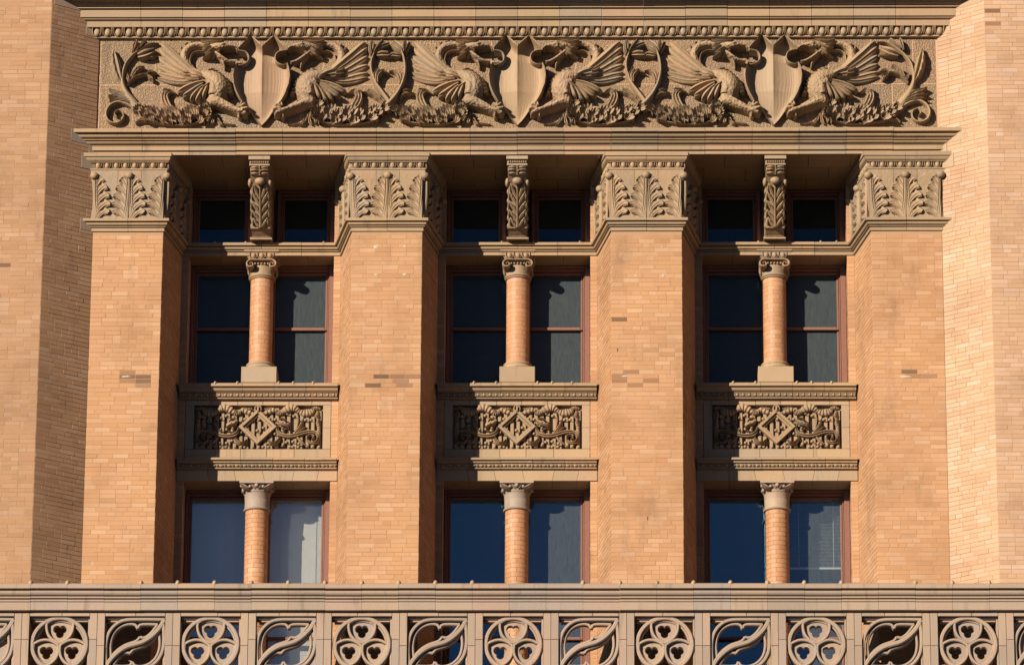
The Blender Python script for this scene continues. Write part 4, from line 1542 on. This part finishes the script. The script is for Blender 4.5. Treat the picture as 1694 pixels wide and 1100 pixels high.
def carving_meshes():
    """all in local x (about the bay axis) and world z; measured on the middle bay's panel"""
    Y0 = REC + .075                                   # recessed ground of the carving
    u = 1 / 7.208 * .00794

    def cv(rows):
        out = []
        for x, y, w, b, r in rows:
            h = b + .5 * r
            out.append(((x - 832) * u, -.567 - .13 * .0 - (655 + y / 7.208 - 657) * .00871 - .364 * (h - .075), w * u, b, r))
        return out
    fm = lambda x, z, h: (x, Y0 - h, z)
    rr = random.Random(77)
    bars, knobs = MB(), MB()
    x0, x1, zt, zb = -.825, .835, -.69, -1.275
    n = 21
    pit = (x1 - x0) / n
    for k in range(n):
        xa = x0 + (k + .28) * pit
        xb = x0 + (k + .86) * pit
        z = zt - rr.uniform(0, .09)
        lo = zb
        while z > lo + .03:
            ln = rr.uniform(.12, .19)
            ze = max(z - ln, lo)
            dxx = rr.choice((-.006, 0, .006))
            bars.bbox(xa + dxx, xb + dxx, Y0 - rr.uniform(.050, .060), Y0 + .01, ze, z, .005)
            if ze > lo + .01 or True:
                knobs.ball((xa + dxx + (-.004 if rr.random() < .7 else .03), Y0 - .058, ze + .026), .0215, .022, .021, 9, 6)
            z = ze - rr.uniform(.004, .02)
    dia = MB()
    cx, cz = (830 - 832) * u, -.985
    Y1 = Y0 - .115

    def ring4(ro, ri, y0, y1, cham=.006):
        vs_, fs_ = [], []
        for r, y in ((ro, Y0), (ro, y0 + cham), (ro - cham, y0), (ri + cham, y0), (ri, y0 + cham), (ri, Y0)):
            vs_ += [(cx - r * 1.03, y, cz), (cx, y, cz - r), (cx + r * 1.03, y, cz), (cx, y, cz + r)]
        for a in range(5):
            for q in range(4):
                q2 = (q + 1) % 4
                fs_.append((a * 4 + q, a * 4 + q2, (a + 1) * 4 + q2, (a + 1) * 4 + q))
        dia.add(vs_, fs_)
    ring4(.243, .188, Y1, Y0)
    ring4(.189, .150, Y1 + .03, Y0)
    ring = MB()
    pts = []
    for k in range(13):
        a = 2 * math.pi * k / 12 + math.pi / 2
        pts.append((832 + 36 * math.cos(a), 150 - 36 * math.sin(a), 13, .06, .05))
    stroke(ring, cv(pts), fm, 'round', 24, 7, .0)
    ring.bbox(-.012, .012, Y1 - .02, Y0, cz + .20, cz + .275, .004)
    halves = []
    for s in (1, -1):
        scr, rib, mask = MB(), MB(), MB()
        halves += [('scroll', scr, 60, None), ('ribbon', rib, 60, None), ('mask', mask, 60, None)]
        mx = lambda rows: [(832 + s * (x - 832), y, w, b, r) for x, y, w, b, r in rows]
        stroke(scr, cv(mx([(1062, 345, 14, .06, .05), (1066, 400, 20, .06, .06), (1110, 440, 24, .06, .06), (1190, 455, 24, .06, .06), (1280, 445, 23, .06, .06), (1370, 418, 22, .06, .06), (1460, 405, 21, .06, .06), (1530, 425, 20, .06, .06),
                              (1550, 475, 19, .06, .06), (1520, 528, 18, .06, .06), (1460, 535, 17, .06, .06), (1420, 500, 16, .06, .06), (1432, 455, 15, .06, .06), (1478, 448, 13, .06, .055), (1495, 482, 12, .06, .05), (1470, 500, 10, .06, .05)])), fm, 'flute', 60, 9, -.0)
        stroke(scr, cv(mx([(1270, 430, 14, .06, .04), (1310, 380, 20, .06, .05), (1345, 320, 14, .06, .04), (1360, 295, 4, .06, .03)])), fm, 'leaf', 10, 7, -.0)
        stroke(scr, cv(mx([(1290, 430, 10, .06, .04), (1350, 390, 14, .06, .05), (1400, 350, 4, .06, .03)])), fm, 'leaf', 8, 7, -.0)
        stroke(scr, cv(mx([(1300, 470, 12, .06, .04), (1350, 520, 16, .06, .05), (1400, 560, 4, .06, .03)])), fm, 'leaf', 8, 7, -.0)
        stroke(scr, cv(mx([(960, 500, 10, .06, .05), (985, 535, 22, .06, .06), (1040, 540, 26, .06, .06), (1085, 500, 20, .06, .05), (1090, 460, 6, .06, .04)])), fm, 'flute', 14, 7, -.0)
        # ribbon swag with fluting
        for a in ([(860, 190, 10, .06, .06), (900, 200, 20, .07, .07), (960, 175, 34, .08, .07), (1020, 160, 28, .08, .06), (1060, 185, 12, .07, .05)],
                  [(905, 150, 10, .06, .06), (960, 150, 20, .09, .06), (1010, 140, 8, .07, .04)],
                  [(1040, 200, 14, .07, .05), (1090, 190, 34, .08, .07), (1130, 165, 22, .08, .06)],
                  [(1110, 190, 22, .08, .06), (1160, 155, 42, .09, .08), (1220, 130, 46, .09, .08), (1275, 140, 40, .09, .08), (1310, 180, 20, .07, .06)],
                  [(1310, 170, 20, .07, .06), (1370, 190, 40, .08, .07), (1440, 185, 44, .08, .07), (1490, 165, 24, .07, .05)],
                  [(1470, 150, 16, .07, .05), (1520, 140, 24, .07, .06), (1575, 150, 12, .06, .05)],
                  [(1540, 175, 16, .06, .05), (1532, 225, 24, .07, .05), (1548, 260, 14, .06, .04)], [(1548, 265, 14, .06, .05), (1540, 310, 20, .06, .05), (1562, 380, 12, .06, .04)], [(1562, 380, 10, .06, .04), (1566, 420, 12, .06, .04), (1562, 470, 5, .05, .03)],
                  [(1300, 210, 6, .05, .05), (1308, 270, 10, .05, .05), (1300, 350, 4, .05, .04)]):
            rows = resample(cv(mx([(x, y, w, b * .6 + .03, r * .42) for x, y, w, b, r in a])), 24)
            rows = [(x, z, w, b + .009 * math.sin(q * 1.55), r) for q, (x, z, w, b, r) in enumerate(rows)]
            stroke(rib, rows, fm, 'round', 48, 9, -.0)
        # small beast mask between scroll and swag
        rq = random.Random(9)
        for k in range(24):
            a = rq.uniform(0, 6.283)
            q = rq.uniform(10, 72)
            x, y = 1140 + q * 1.1 * math.cos(a), 325 + q * .95 * math.sin(a)
            w = rq.uniform(14, 26)
            p = cv(mx([(x, y, w, .06, .05)]))[0]
            mask.ball((p[0], Y0 - .07 - rq.uniform(0, .05), p[1]), w * u, .03, w * u * .9, 8, 6)
        for a in ([(1070, 290, 10, .08, .06), (1100, 262, 14, .09, .06), (1150, 268, 12, .09, .06), (1175, 290, 5, .08, .04)], [(1010, 300, 10, .07, .05), (1005, 330, 14, .07, .05), (1035, 345, 8, .07, .04), (1045, 310, 5, .06, .03)],
                  [(1080, 310, 9, .1, .05), (1120, 320, 14, .12, .05), (1180, 340, 12, .12, .05), (1200, 370, 5, .09, .04)]):
            stroke(mask, cv(mx(a)), fm, 'leaf', 9, 7, -.0)
    return [('bar', bars, 0, 'stuff'), ('knob', knobs, 60, 'stuff'), ('diamond_frame', dia, 0, None), ('ring', ring, 60, None)] + halves


carv = [(n, mb.mesh(n, 'terra_carved', s), kd) for n, mb, s, kd in carving_meshes()]
bead_big, bead_small = MB(), MB()
hw = (BAY - 2 * HP - 2 * SPLAY) / 2
nb = 26
for k in range(nb):
    x = -hw + .03 + (k + .5) * (2 * hw - .06) / nb
    bead_big.ball((x, REC - .058, -.560), .021, .024, .026, 8, 6)
    for dx in (-.026, .026, .040):
        bead_big.box(x + dx - .004, x + dx + .004, REC - .070, REC - .03, -.584, -.538)
nb = 20
for k in range(nb):
    x = -hw + .03 + (k + .5) * (2 * hw - .06) / nb
    bead_small.ball((x, REC - .066, -1.532), .030, .017, .017, 9, 6)
    for dx in (-.043, .043, .056):
        if abs(x + dx) < hw - .02:
            bead_small.ball((x + dx, REC - .066, -1.532), .007, .018, .018, 6, 5)
bb_me, bs_me = bead_big.mesh('bead_row', 'terra_carved', 50), bead_small.mesh('bead_row', 'terra_carved', 50)
for k, bx in enumerate(BAYS):
    root = thing('carved_spandrel', 'carved spandrel with diamond and scrolls below the middle windows of the %s bay' % WHICH[k], 'spandrel', (bx, REC, -1.72), 'carved spandrels')
    # body behind
    mb = MB()
    mb.box(bx - hw + .005, bx + hw - .005, REC + .09, 1.55, -1.70, -.40)
    mb.build('backing', 'terra_carved', root)
    path = [(bx - hw + .012, REC), (bx + hw - .012, REC)]
    moulding('sill_block', root, 'terra', path, prof_sill, .42, .004, 90 + k)
    moulding('band_block', root, 'terra', path, prof_band, .42, .004, 95 + k)
    for me, z in ((bb_me, 0), (bs_me, 0)):
        o = place('bead_row', me, root, (bx, 0, 0))
        o['kind'] = 'stuff'
    sad = MB()
    for dx in (-.56, -.27, .27, .46, .72):
        sad.ball((bx + dx, REC - .105, -.425), .026, .06, .036, 8, 6)
    sad.build('joint_saddle', 'terra_pale', root, 50, 'stuff')
    # margin stones round the carving
    rr = random.Random(k)
    for a, b in zip([-.952, -.62, -.27, .06, .40, .70], [-.62, -.27, .06, .40, .70, .952]):
        mb = MB()
        mb.bbox(bx + a + .002, bx + b - .002, REC + .004 + rr.uniform(-.002, .002), REC + .1, -.678, -.606, .003)
        mb.build('margin_stone', 'terra_pale', root)
    for a, b in zip([-.952, -.55, -.22, .12, .48], [-.55, -.22, .12, .48, .952]):
        mb = MB()
        mb.bbox(bx + a + .002, bx + b - .002, REC + .004 + rr.uniform(-.002, .002), REC + .1, -1.43, -1.282, .003)
        mb.build('margin_stone', 'terra_pale', root)
    for a, b in ((-.952, -.835), (.845, .952)):
        for za, zb in ((-1.280, -.99), (-.988, -.680)):
            mb = MB()
            mb.bbox(bx + a + .002, bx + b - .002, REC + .004, REC + .1, za, zb, .003)
            mb.build('margin_stone', 'terra_pale', root)
    # lintel stones
    cuts = [-hw + .006, -.62, -.27, .1, .46, .78, hw - .006]
    for a, b in zip(cuts, cuts[1:]):
        mb = MB()
        sl_ = .03
        y = REC - .018 + rr.uniform(-.0015, .0015)
        c0, c1 = (0 if a == cuts[0] else sl_ * (1 if a > .2 else -1)), (0 if b == cuts[-1] else sl_ * (1 if b > .2 else -1))
        pts = [(bx + a + .002, -1.724), (bx + b - .002, -1.724), (bx + b - .002 + c1, -1.575), (bx + a + .002 + c0, -1.575)]
        mb.add([(x, y, z) for x, z in pts] + [(x, 1.5, z) for x, z in pts], [(0, 1, 2, 3), (1, 0, 4, 5), (2, 1, 5, 6), (3, 2, 6, 7), (0, 3, 7, 4), (7, 6, 5, 4)])
        mb.build('lintel_stone', 'terra_pale', root)
    for n, me, kd in carv:
        o = place(n, me, root, (bx, 0, 0))
        if kd:
            o['kind'] = kd

# ------------------------------------------------------------------ windows
ROW = {'top': (1.545, 2.477), 'middle': (-.42, 1.402), 'lower': (-5.1, -1.724)}
YF, YG = 1.30, 1.375


def frame_ring(mb, x0, x1, z0, z1, wl_, wr, wb, wt, y0, y1):
    mb.bbox(x0, x0 + wl_, y0, y1, z0, z1, .006)
    mb.bbox(x1 - wr, x1, y0, y1, z0, z1, .006)
    mb.bbox(x0 + wl_ + .001, x1 - wr - .001, y0 + .001, y1, z0, z0 + wb, .006)
    mb.bbox(x0 + wl_ + .001, x1 - wr - .001, y0 + .001, y1, z1 - wt, z1, .006)


OW = hw - .095
for k, bx in enumerate(BAYS):
    for row, (z0, z1) in ROW.items():
        half = {'top': .165, 'middle': .06, 'lower': .05}[row]
        for s in (-1, 1):
            lab = '%s of the two %s-storey windows in the %s bay' % ('left' if s < 0 else 'right', row, WHICH[k])
            extra = {'top': 'deep in the shade under the soffit', 'middle': 'with dark glass and a meeting rail', 'lower': 'behind the parapet'}[row]
            root = thing('window', lab, 'window', (bx + s * .55, YF, z0), 'windows of the three bays')
            xa, xb = (bx - OW, bx - half) if s < 0 else (bx + half, bx + OW)
            out_l, out_r = (.038, .05) if s < 0 else (.05, .075)
            mb = MB()
            frame_ring(mb, xa + .003, xb - .003, z0, z1 - .002, out_l, out_r, .03, .035, YF - .04, 1.5)
            mb.build('frame', 'wood', root)
            mb = MB()
            frame_ring(mb, xa + out_l + .004, xb - out_r - .004, z0 + .03, z1 - .038, .018, .018, .01, .035, YF - .005, 1.48)
            mb.build('stop_bead', 'wood', root)
            ia, ib = xa + out_l + .024, xb - out_r - .024
            iz0, iz1 = z0 + .042, z1 - .078
            g = {'top': 'glass_top', 'middle': 'glass_mid', 'lower': 'glass_clear' if k == 0 else 'glass_low'}[row]
            sash = []
            if row == 'top':
                sash = [(iz0, iz1, 0)]
            else:
                mr = .535 if row == 'middle' else -3.72
                sash = [(mr - .02, iz1, 0), (iz0, mr + .028, .035)]
            for za, zb, dy in sash:
                mb = MB()
                frame_ring(mb, ia, ib, za, zb, .028, .028, .042, .035, YF + .03 + dy, YF + .062 + dy)
                sh = mb.build('sash', 'wood', root)
                mb = MB()
                mb.box(ia + .02, ib - .02, YG - .022 + dy, YG - .016 + dy, za + .03, zb - .025)
                mb.build('pane', g, sh)
        # mullion block behind the column or bracket
        mb = MB()
        mb.box(bx - half + .004, bx + half - .004, YF + .02, 1.5, z0, z1 - .004)
        tag(mb.build('mullion_post', 'wood'), 'red-brown mullion between the two %s-storey windows of the %s bay' % (row, WHICH[k]), 'mullion', 'mullions between paired windows')


def blind(bx, s, z0, z1, lab, tilt):
    root = thing('window_blind', lab, 'blind', (bx + s * .5, 1.6, z0), 'window blinds')
    xa, xb = (bx - OW + .06, bx - .14) if s < 0 else (bx + .14, bx + OW - .06)
    mb = MB()
    mb.box(xa + .01, xb - .01, 1.53, 1.57, z1 - .05, z1)
    mb.build('head_rail', 'blind', root)
    n = int((z1 - .06 - z0) / .019)
    sl_ = MB()
    for k in range(min(n, 300)):
        z = z1 - .06 - .019 * k
        sl_ = MB()
        c, s_ = math.cos(tilt) * .0125, math.sin(tilt) * .0125
        sl_.add([(xa + .01, 1.55 - c, z - s_), (xb - .01, 1.55 - c, z - s_), (xb - .01, 1.55 + c, z + s_), (xa + .01, 1.55 + c, z + s_), (xa + .01, 1.55, z + .002), (xb - .01, 1.55, z + .002)],
                [(0, 1, 5, 4), (4, 5, 2, 3), (3, 2, 1, 0)])
        sl_.build('slat', 'blind', root)
    mb = MB()
    mb.box(xa + .01, xb - .01, 1.538, 1.562, z0, z0 + .025)
    mb.build('bottom_rail', 'blind', root)
    cd_ = MB()
    for x in (lerp(xa, xb, .2), lerp(xa, xb, .8)):
        cd_.box(x - .003, x + .003, 1.531, 1.534, z0 + .02, z1 - .04)
    cd_.build('cord', 'blind', root)


blind(BAYS[0], -1, -4.7, -1.74, 'closed white slatted blind in the left bay lower left window', rad(82))
blind(BAYS[0], 1, -4.7, -1.74, 'closed white slatted blind in the left bay lower right window, half in sun', rad(82))
blind(BAYS[2], 1, -2.72, -1.74, 'half-raised slatted blind in the right bay lower right window', rad(20))

# ------------------------------------------------------------------ balustrade
bal = thing('balustrade', 'pierced terracotta balcony parapet along the bottom with trefoil and blade tracery', 'balustrade', (XC, YB, ZB))
prof_cop = [(-.30, -3.66), (.08, -3.665), (.135, -3.685), (.15, -3.70), (.15, -3.750), (.100, -3.756), (.075, -3.758), (.075, -3.768), (.112, -3.772)]
prof_cop += arc((.112, -3.772), (.088, -3.826), .16, 6)
prof_cop += [(.064, -3.829), (.064, -3.837), (.084, -3.839), (.084, -3.858), (.050, -3.862), (.050, -3.871), (.062, -3.873), (.062, -3.890), (.066, -3.893), (.066, -3.897), (.050, -3.899), (.050, -3.904), (.058, -3.906), (.058, -4.008), (-.02, -4.016), (-.02, -4.022), (-.30, -4.022)]
moulding('coping_block', bal, 'terra_grey', [(-7.4, YB), (7.4, YB)], prof_cop, .457, .003, 21, jit=.002)
sad = MB()
nb = round(14.8 / .457)
rr = random.Random(2)
for k in range(1, nb):
    x = -7.4 + 14.8 * k / nb
    if rr.random() < .75:
        sad.ball((x, YB - .09, -3.682), .034, .07, .050, 10, 7)
sad.build('joint_saddle', 'terra_pale', bal, 50, 'stuff')

PP = .949
ZC = -4.425            # tracery centre
OWH, OHT = .378, .355  # opening half width, opening half height (top)
Z_T, Z_BOT = -4.024, -4.86


def rib_curve(mb, pts, w, y0, depth, closed=False, cham=.010, n=None):
    """moulded rib of width w along a curve in the parapet's plane; y0 is its front"""
    if closed:
        P = pts
        T = [((P[(i + 1) % len(P)][0] - P[i - 1][0]), (P[(i + 1) % len(P)][1] - P[i - 1][1])) for i in range(len(P))]
    else:
        P = resample(pts, n or 30)
        T = [(P[min(i + 1, len(P) - 1)][0] - P[max(i - 1, 0)][0], P[min(i + 1, len(P) - 1)][1] - P[max(i - 1, 0)][1]) for i in range(len(P))]
    b = len(mb.v)
    sec = [(-w / 2, y0 + depth), (-w / 2, y0 + cham), (-w / 2 + cham, y0), (w / 2 - cham, y0), (w / 2, y0 + cham), (w / 2, y0 + depth)]
    L = len(sec)
    for (x, z), (tx, tz) in zip(P, T):
        l = math.hypot(tx, tz) or 1e-6
        nx, nz = -tz / l, tx / l
        for s, y in sec:
            mb.v.append((x + nx * s, y, z + nz * s))
    m_ = len(P)
    for i in range(m_ if closed else m_ - 1):
        i2 = (i + 1) % m_
        for j in range(L):
            j2 = (j + 1) % L
            mb.face((b + i * L + j, b + i * L + j2, b + i2 * L + j2, b + i2 * L + j))
    if not closed:
        mb.face([b + L - 1 - j for j in range(L)])
        mb.face([b + (m_ - 1) * L + j for j in range(L)])


def plate_hole(mb, outer, inner, y0, y1):
    """plate between two loops of equal length, with thickness"""
    n = len(outer)
    b = len(mb.v)
    cc = .008
    for loop, y in ((outer, y0), (inner, y0), (inner, y0 + .0), (inner, y1), (outer, y1)):
        for x, z in loop:
            mb.v.append((x, y, z))
    for a, c in ((0, 1), (2, 3), (3, 4), (4, 0)):
        for i in range(n):
            i2 = (i + 1) % n
            mb.face((b + a * n + i, b + c * n + i, b + c * n + i2, b + a * n + i2))


def trefoil_parts():
    ring = MB()
    R = .342
    circ = [(R * math.cos(2 * math.pi * k / 48), R * math.sin(2 * math.pi * k / 48)) for k in range(48)]
    rib_curve(ring, circ, .050, 0, .14, True)
    circ2 = [((R - .034) * math.cos(2 * math.pi * k / 48), (R - .034) * math.sin(2 * math.pi * k / 48)) for k in range(48)]
    rib_curve(ring, circ2, .022, .035, .10, True, .006)
    lobe, foil = MB(), MB()
    V = [(-.165, .275), (.165, .275), (0, .018)]

    def side(a, b, bul, n=12):
        out = []
        dx, dz = b[0] - a[0], b[1] - a[1]
        for i in range(n):
            t = i / n
            k = 4 * t * (1 - t) * bul
            out.append((a[0] + dx * t + dz * k, a[1] + dz * t - dx * k))
        return out
    tri = side(V[0], V[2], .20) + side(V[2], V[1], .20) + side(V[1], V[0], .20)
    c = (0, .185)
    rib_curve(lobe, tri, .034, .004, .13, True, .009)
    # plate pierced by a trefoil
    out_, in_ = [], []
    for k in range(60):
        a = 2 * math.pi * k / 60 + math.pi / 2
        # inner trefoil radius
        best = 0
        for ca in (math.pi / 6, math.pi * 5 / 6, -math.pi / 2):
            ccx, ccz, r = .040 * math.cos(ca), .040 * math.sin(ca), .046
            bq = ccx * math.cos(a) + ccz * math.sin(a)
            disc = bq * bq - (ccx ** 2 + ccz ** 2 - r * r)
            if disc > 0:
                best = max(best, bq + math.sqrt(disc))
        best = max(best, .03)
        in_.append((c[0] + best * math.cos(a), c[1] + best * math.sin(a)))
        # outer: hit the triangle
        ro = .3
        for i in range(len(tri)):
            x1, z1 = tri[i][0] - c[0], tri[i][1] - c[1]
            x2, z2 = tri[(i + 1) % len(tri)][0] - c[0], tri[(i + 1) % len(tri)][1] - c[1]
            ex, ez = x2 - x1, z2 - z1
            den = math.cos(a) * ez - math.sin(a) * ex
            if abs(den) < 1e-9:
                continue
            t = (x1 * ez - z1 * ex) / den
            s = (x1 * math.sin(a) - z1 * math.cos(a)) / den
            if t > 0 and -1e-6 <= s <= 1 + 1e-6:
                ro = min(ro, t)
        out_.append((c[0] + ro * .985 * math.cos(a), c[1] + ro * .985 * math.sin(a)))
    mid = [lerp(o[0], i_[0], .22) for o, i_ in zip(out_, in_)], [lerp(o[1], i_[1], .22) for o, i_ in zip(out_, in_)]
    midl = list(zip(*mid))
    n = len(out_)
    b = len(foil.v)
    inl = [(lerp(i_[0], o[0], .10), lerp(i_[1], o[1], .10)) for o, i_ in zip(out_, in_)]
    for loop, y in ((out_, .070), (midl, .070), (midl, .056), (inl, .056), (in_, .070), (in_, .14), (out_, .14)):
        for x, z in loop:
            foil.v.append((x, y, z))
    for a in range(7):
        c2 = (a + 1) % 7
        for i in range(n):
            i2 = (i + 1) % n
            foil.face((b + a * n + i, b + c2 * n + i, b + c2 * n + i2, b + a * n + i2))
    return ring, lobe, foil


def recalc(me):
    import bmesh
    b = bmesh.new()
    b.from_mesh(me)
    bmesh.ops.recalc_face_normals(b, faces=b.faces[:])
    b.to_mesh(me)
    b.free()
    return me


ring_mb, lobe_mb, foil_mb = trefoil_parts()
ring_me = recalc(ring_mb.mesh('ring', 'terra_grey', 35))
lobe_me = recalc(lobe_mb.mesh('lobe', 'terra_grey', 35))
foil_me = recalc(foil_mb.mesh('trefoil', 'terra_grey', 35))

ku = .00111
kz = .00111 / .94


def bl(rows):
    return [((x - 1310) * ku, -(y - 757) * kz) for x, y in rows]


blade = MB()
A = bl([(1000, 1010), (985, 900), (985, 740), (1020, 620), (1100, 530), (1210, 487), (1400, 480), (1640, 482)])
rib_curve(blade, A, .042, .0, .14, False, .010, 44)
rib_curve(blade, [(-x, -z) for x, z in A], .042, .0, .14, False, .010, 44)
Sx = bl([(985, 1022), (1040, 930), (1130, 840), (1220, 785), (1310, 757), (1400, 729), (1490, 674), (1580, 584), (1635, 492)])
rib_curve(blade, Sx, .058, -.004, .14, False, .014, 44)
inner = MB()
A2 = bl([(1042, 890), (1030, 760), (1058, 640), (1130, 560), (1220, 525), (1300, 530), (1336, 572)])
A3 = bl([(1336, 572), (1360, 535), (1430, 525), (1560, 528)])
A4 = bl([(1042, 890), (1110, 815), (1200, 755), (1320, 712), (1362, 668)])
A5 = bl([(1362, 668), (1420, 672), (1490, 620), (1560, 528)])
for q in (A2, A3, A4, A5):
    rib_curve(inner, q, .034, .040, .09, False, .010, 20)
    rib_curve(inner, [(-x, -z) for x, z in q], .034, .040, .09, False, .010, 20)
blade_me = recalc(blade.mesh('blade_rib', 'terra_grey', 35))
inner_me = recalc(inner.mesh('cusped_rib', 'terra_grey', 35))

x_tref0 = .051 - 3 * 2 * PP
rr = random.Random(17)
for k in range(-1, 14):
    cx = x_tref0 + PP * k
    kindt = 'trefoil' if k % 2 == 0 else 'blade'
    mbp = MB()
    panel = bpy.data.objects.new('tracery_panel', None)
    COL.objects.link(panel)
    panel.parent = bal
    panel.matrix_parent_inverse = Matrix.Translation(-WPOS[bal.name])
    WPOS[panel.name] = Vector((0, 0, 0))
    hwp = PP / 2
    # surrounding stones
    def stone(xa, xb, za, zb, dy=0.0):
        s_ = MB()
        j = rr.uniform(-.0015, .0015)
        s_.bbox(cx + xa + .002, cx + xb - .002, YB + dy + j, YB + .24, za + .002, zb - .002, .004)
        s_.build('stone', 'terra_grey', panel)
    zj = ZC + rr.choice((-.03, .05))
    for xa, xb in ((-hwp, -OWH), (OWH, hwp)):
        stone(xa, xb, Z_BOT - .12, zj)
        stone(xa, xb, zj, Z_T)
    c_ = rr.uniform(-.1, .1)
    stone(-OWH, c_, -4.072, Z_T)
    stone(c_, OWH, -4.072, Z_T)
    stone(-OWH, OWH, Z_BOT - .12, Z_BOT)
    # stepped fillets inside the top of the opening
    f_ = MB()
    f_.bbox(cx - OWH + .002, cx + OWH - .002, YB + .055, YB + .2, -4.094, -4.074, .004)
    f_.bbox(cx - OWH + .028, cx + OWH - .028, YB + .085, YB + .2, -4.122, -4.095, .004)
    f_.bbox(cx + OWH - .024, cx + OWH, YB + .06, YB + .2, Z_BOT, -4.096, .004)
    f_.build('inner_fillet', 'terra_grey', panel)
    def sub(nm, me, rot=0.0):
        o = bpy.data.objects.new(nm, me)
        COL.objects.link(o)
        o.parent = panel
        o.location = (cx, YB + .03, ZC)
        o.rotation_euler = (0, rot, 0)
        return o
    if kindt == 'trefoil':
        sub('ring', ring_me)
        for q in range(3):
            sub('lobe', lobe_me, 2 * math.pi * q / 3)
            sub('trefoil', foil_me, 2 * math.pi * q / 3)
    else:
        sub('blade_rib', blade_me)
        sub('cusped_rib', inner_me)
    if k in (-1, 13):
        s_ = MB()
        s_.box(cx - OWH - .01, cx + OWH + .01, YB + .13, YB + .2, Z_BOT - .01, -4.06)
        s_.build('blind_back', 'terra_grey', panel)
mb = MB()
mb.bbox(-7.4, 7.4, YB - .04, YB + .28, ZB - .02, Z_BOT - .125, .01)
mb.build('base_rail', 'terra_grey', bal)
